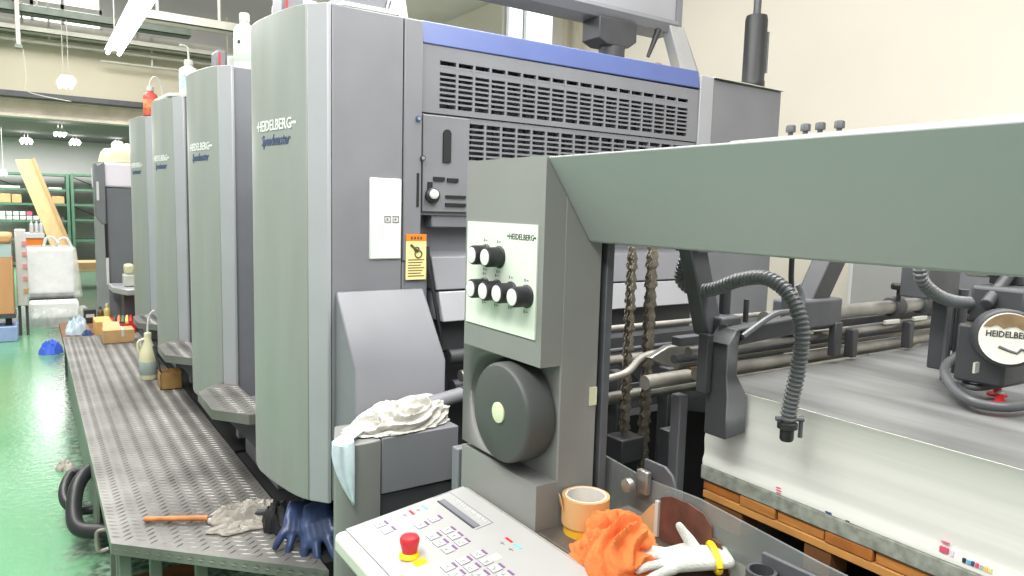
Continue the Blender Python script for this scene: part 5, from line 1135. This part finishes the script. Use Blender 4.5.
hexa(bm := B(), [(0.765, 2.04, 2.171), (0.935, 2.04, 2.171), (0.935, 2.30, 2.171), (0.765, 2.30, 2.171)], [(0.765, 2.04, 2.184), (0.935, 2.04, 2.184), (0.935, 2.30, 2.184), (0.765, 2.30, 2.184)]); obj('frame', bm, M_CREAM, pt, bev=0.002)
obj('dark_sheet', box(B(), 0.778, 0.925, 2.055, 2.29, 2.184, 2.215), M_SIDE2, pt)
hexa(bm := B(), [(0.92, 2.06, 2.185), (0.985, 2.06, 2.171), (0.985, 2.28, 2.171), (0.92, 2.28, 2.185)], [(0.945, 2.06, 2.30), (0.96, 2.06, 2.30), (0.96, 2.28, 2.30), (0.945, 2.28, 2.30)]); obj('folded_paper', bm, M_WHITE, pt)
bm = B(); tube(bm, [(0.915, 2.045, 2.18), (0.95, 2.05, 2.26)], 0.004, 6); tube(bm, [(0.905, 2.045, 2.18), (0.925, 2.05, 2.25)], 0.003, 6); obj('paper_edge', bm, M_WHITE, pt)

# far wall pipe seen under the feeder beam
wpz = thing('wall_pipe', 'white pipe with slanted branch on the far wall, seen under the beam', 'pipe', (3.85, 2.25, 0))
bm = B(); cyl(bm, (3.86, 2.23, 0.02), (3.86, 2.23, 1.6), 0.04, seg=16); obj('riser', bm, M_WHITE, wpz)
bm = B(); tube(bm, [(3.84, 2.2, 1.42), (3.84, 2.02, 1.18)], 0.035, 14); obj('branch', bm, M_WHITE, wpz)
wb_ = thing('wall_cabinet', 'flat grey cabinet on the far wall, seen under the beam', 'cabinet', (3.93, 1.6, 0.4))
obj('cabinet_body', box(B(), 3.85, 3.99, 0.9, 1.84, 0.4, 2.0), M_SIDE2, wb_, bev=0.006)
obj('door', box(B(), 3.84, 3.85, 0.93, 1.81, 0.43, 1.97), M_SIDE, wb_, bev=0.003)

# ------------------------------------------------------------------ camera, light
cam = bpy.data.cameras.new('camera'); co = bpy.data.objects.new('camera', cam); C.objects.link(co)
rt = Vector((0.829, -0.558, 0.027)).normalized(); bk = Vector((-0.558, -0.823, 0.110)).normalized()
up = bk.cross(rt).normalized(); rt = up.cross(bk).normalized()
mw = Matrix.Identity(4)
for i in range(3): mw[i][0], mw[i][1], mw[i][2] = rt[i], up[i], bk[i]
mw.translation = (0, 0, 1.6); co.matrix_world = mw
cam.sensor_width = 36; cam.lens = 710 / 1024 * 36; cam.clip_start = 0.05; cam.clip_end = 100
S.camera = co
def area(name, loc, size, sy, power, color=(1, 1, 1), target=None):
    l = bpy.data.lights.new(name, 'AREA'); l.shape = 'RECTANGLE'; l.size = size; l.size_y = sy; l.energy = power; l.color = color
    o = bpy.data.objects.new(name, l); C.objects.link(o); o.location = loc
    if target:
        d = Vector(target) - Vector(loc); o.rotation_euler = d.to_track_quat('-Z', 'Y').to_euler()
    return o
area('unseen_hall_light', (-0.4, 3.2, 3.2), 0.5, 6.0, 130, (1, 0.99, 0.96))
area('unseen_hall_light', (1.4, 0.9, 3.2), 0.5, 4.0, 92, (1, 0.99, 0.96))
area('unseen_hall_light', (-0.7, -0.6, 3.2), 0.5, 3.4, 58, (1, 0.99, 0.96))  # added fill, unseen, brightens the operator side of the feeder
area('unseen_hall_light', (0.2, 8.6, 4.6), 3.0, 3.0, 230, (1, 0.99, 0.96))  # added overhead fill for the back of the hall, no fitting there
area('unseen_hall_light', (2.8, 1.6, 4.3), 0.6, 5.0, 58, (1, 0.99, 0.96))  # unseen fill added to lift the right wall and press top
area('unseen_hall_light', (-1.0, 17.3, 2.9), 5.5, 4.0, 420, (1, 1, 0.98))  # wide fill added above the rear hall, not one of its lamps
w_ = bpy.data.worlds.new('World'); S.world = w_; w_.use_nodes = True
bg = w_.node_tree.nodes['Background']; bg.inputs[0].default_value = (1.0, 0.995, 0.98, 1); bg.inputs[1].default_value = 0.42
S.view_settings.view_transform = 'Standard'; S.view_settings.look = 'None'; S.view_settings.gamma = 1; S.view_settings.use_curve_mapping = False
S.view_settings.exposure = 0.45
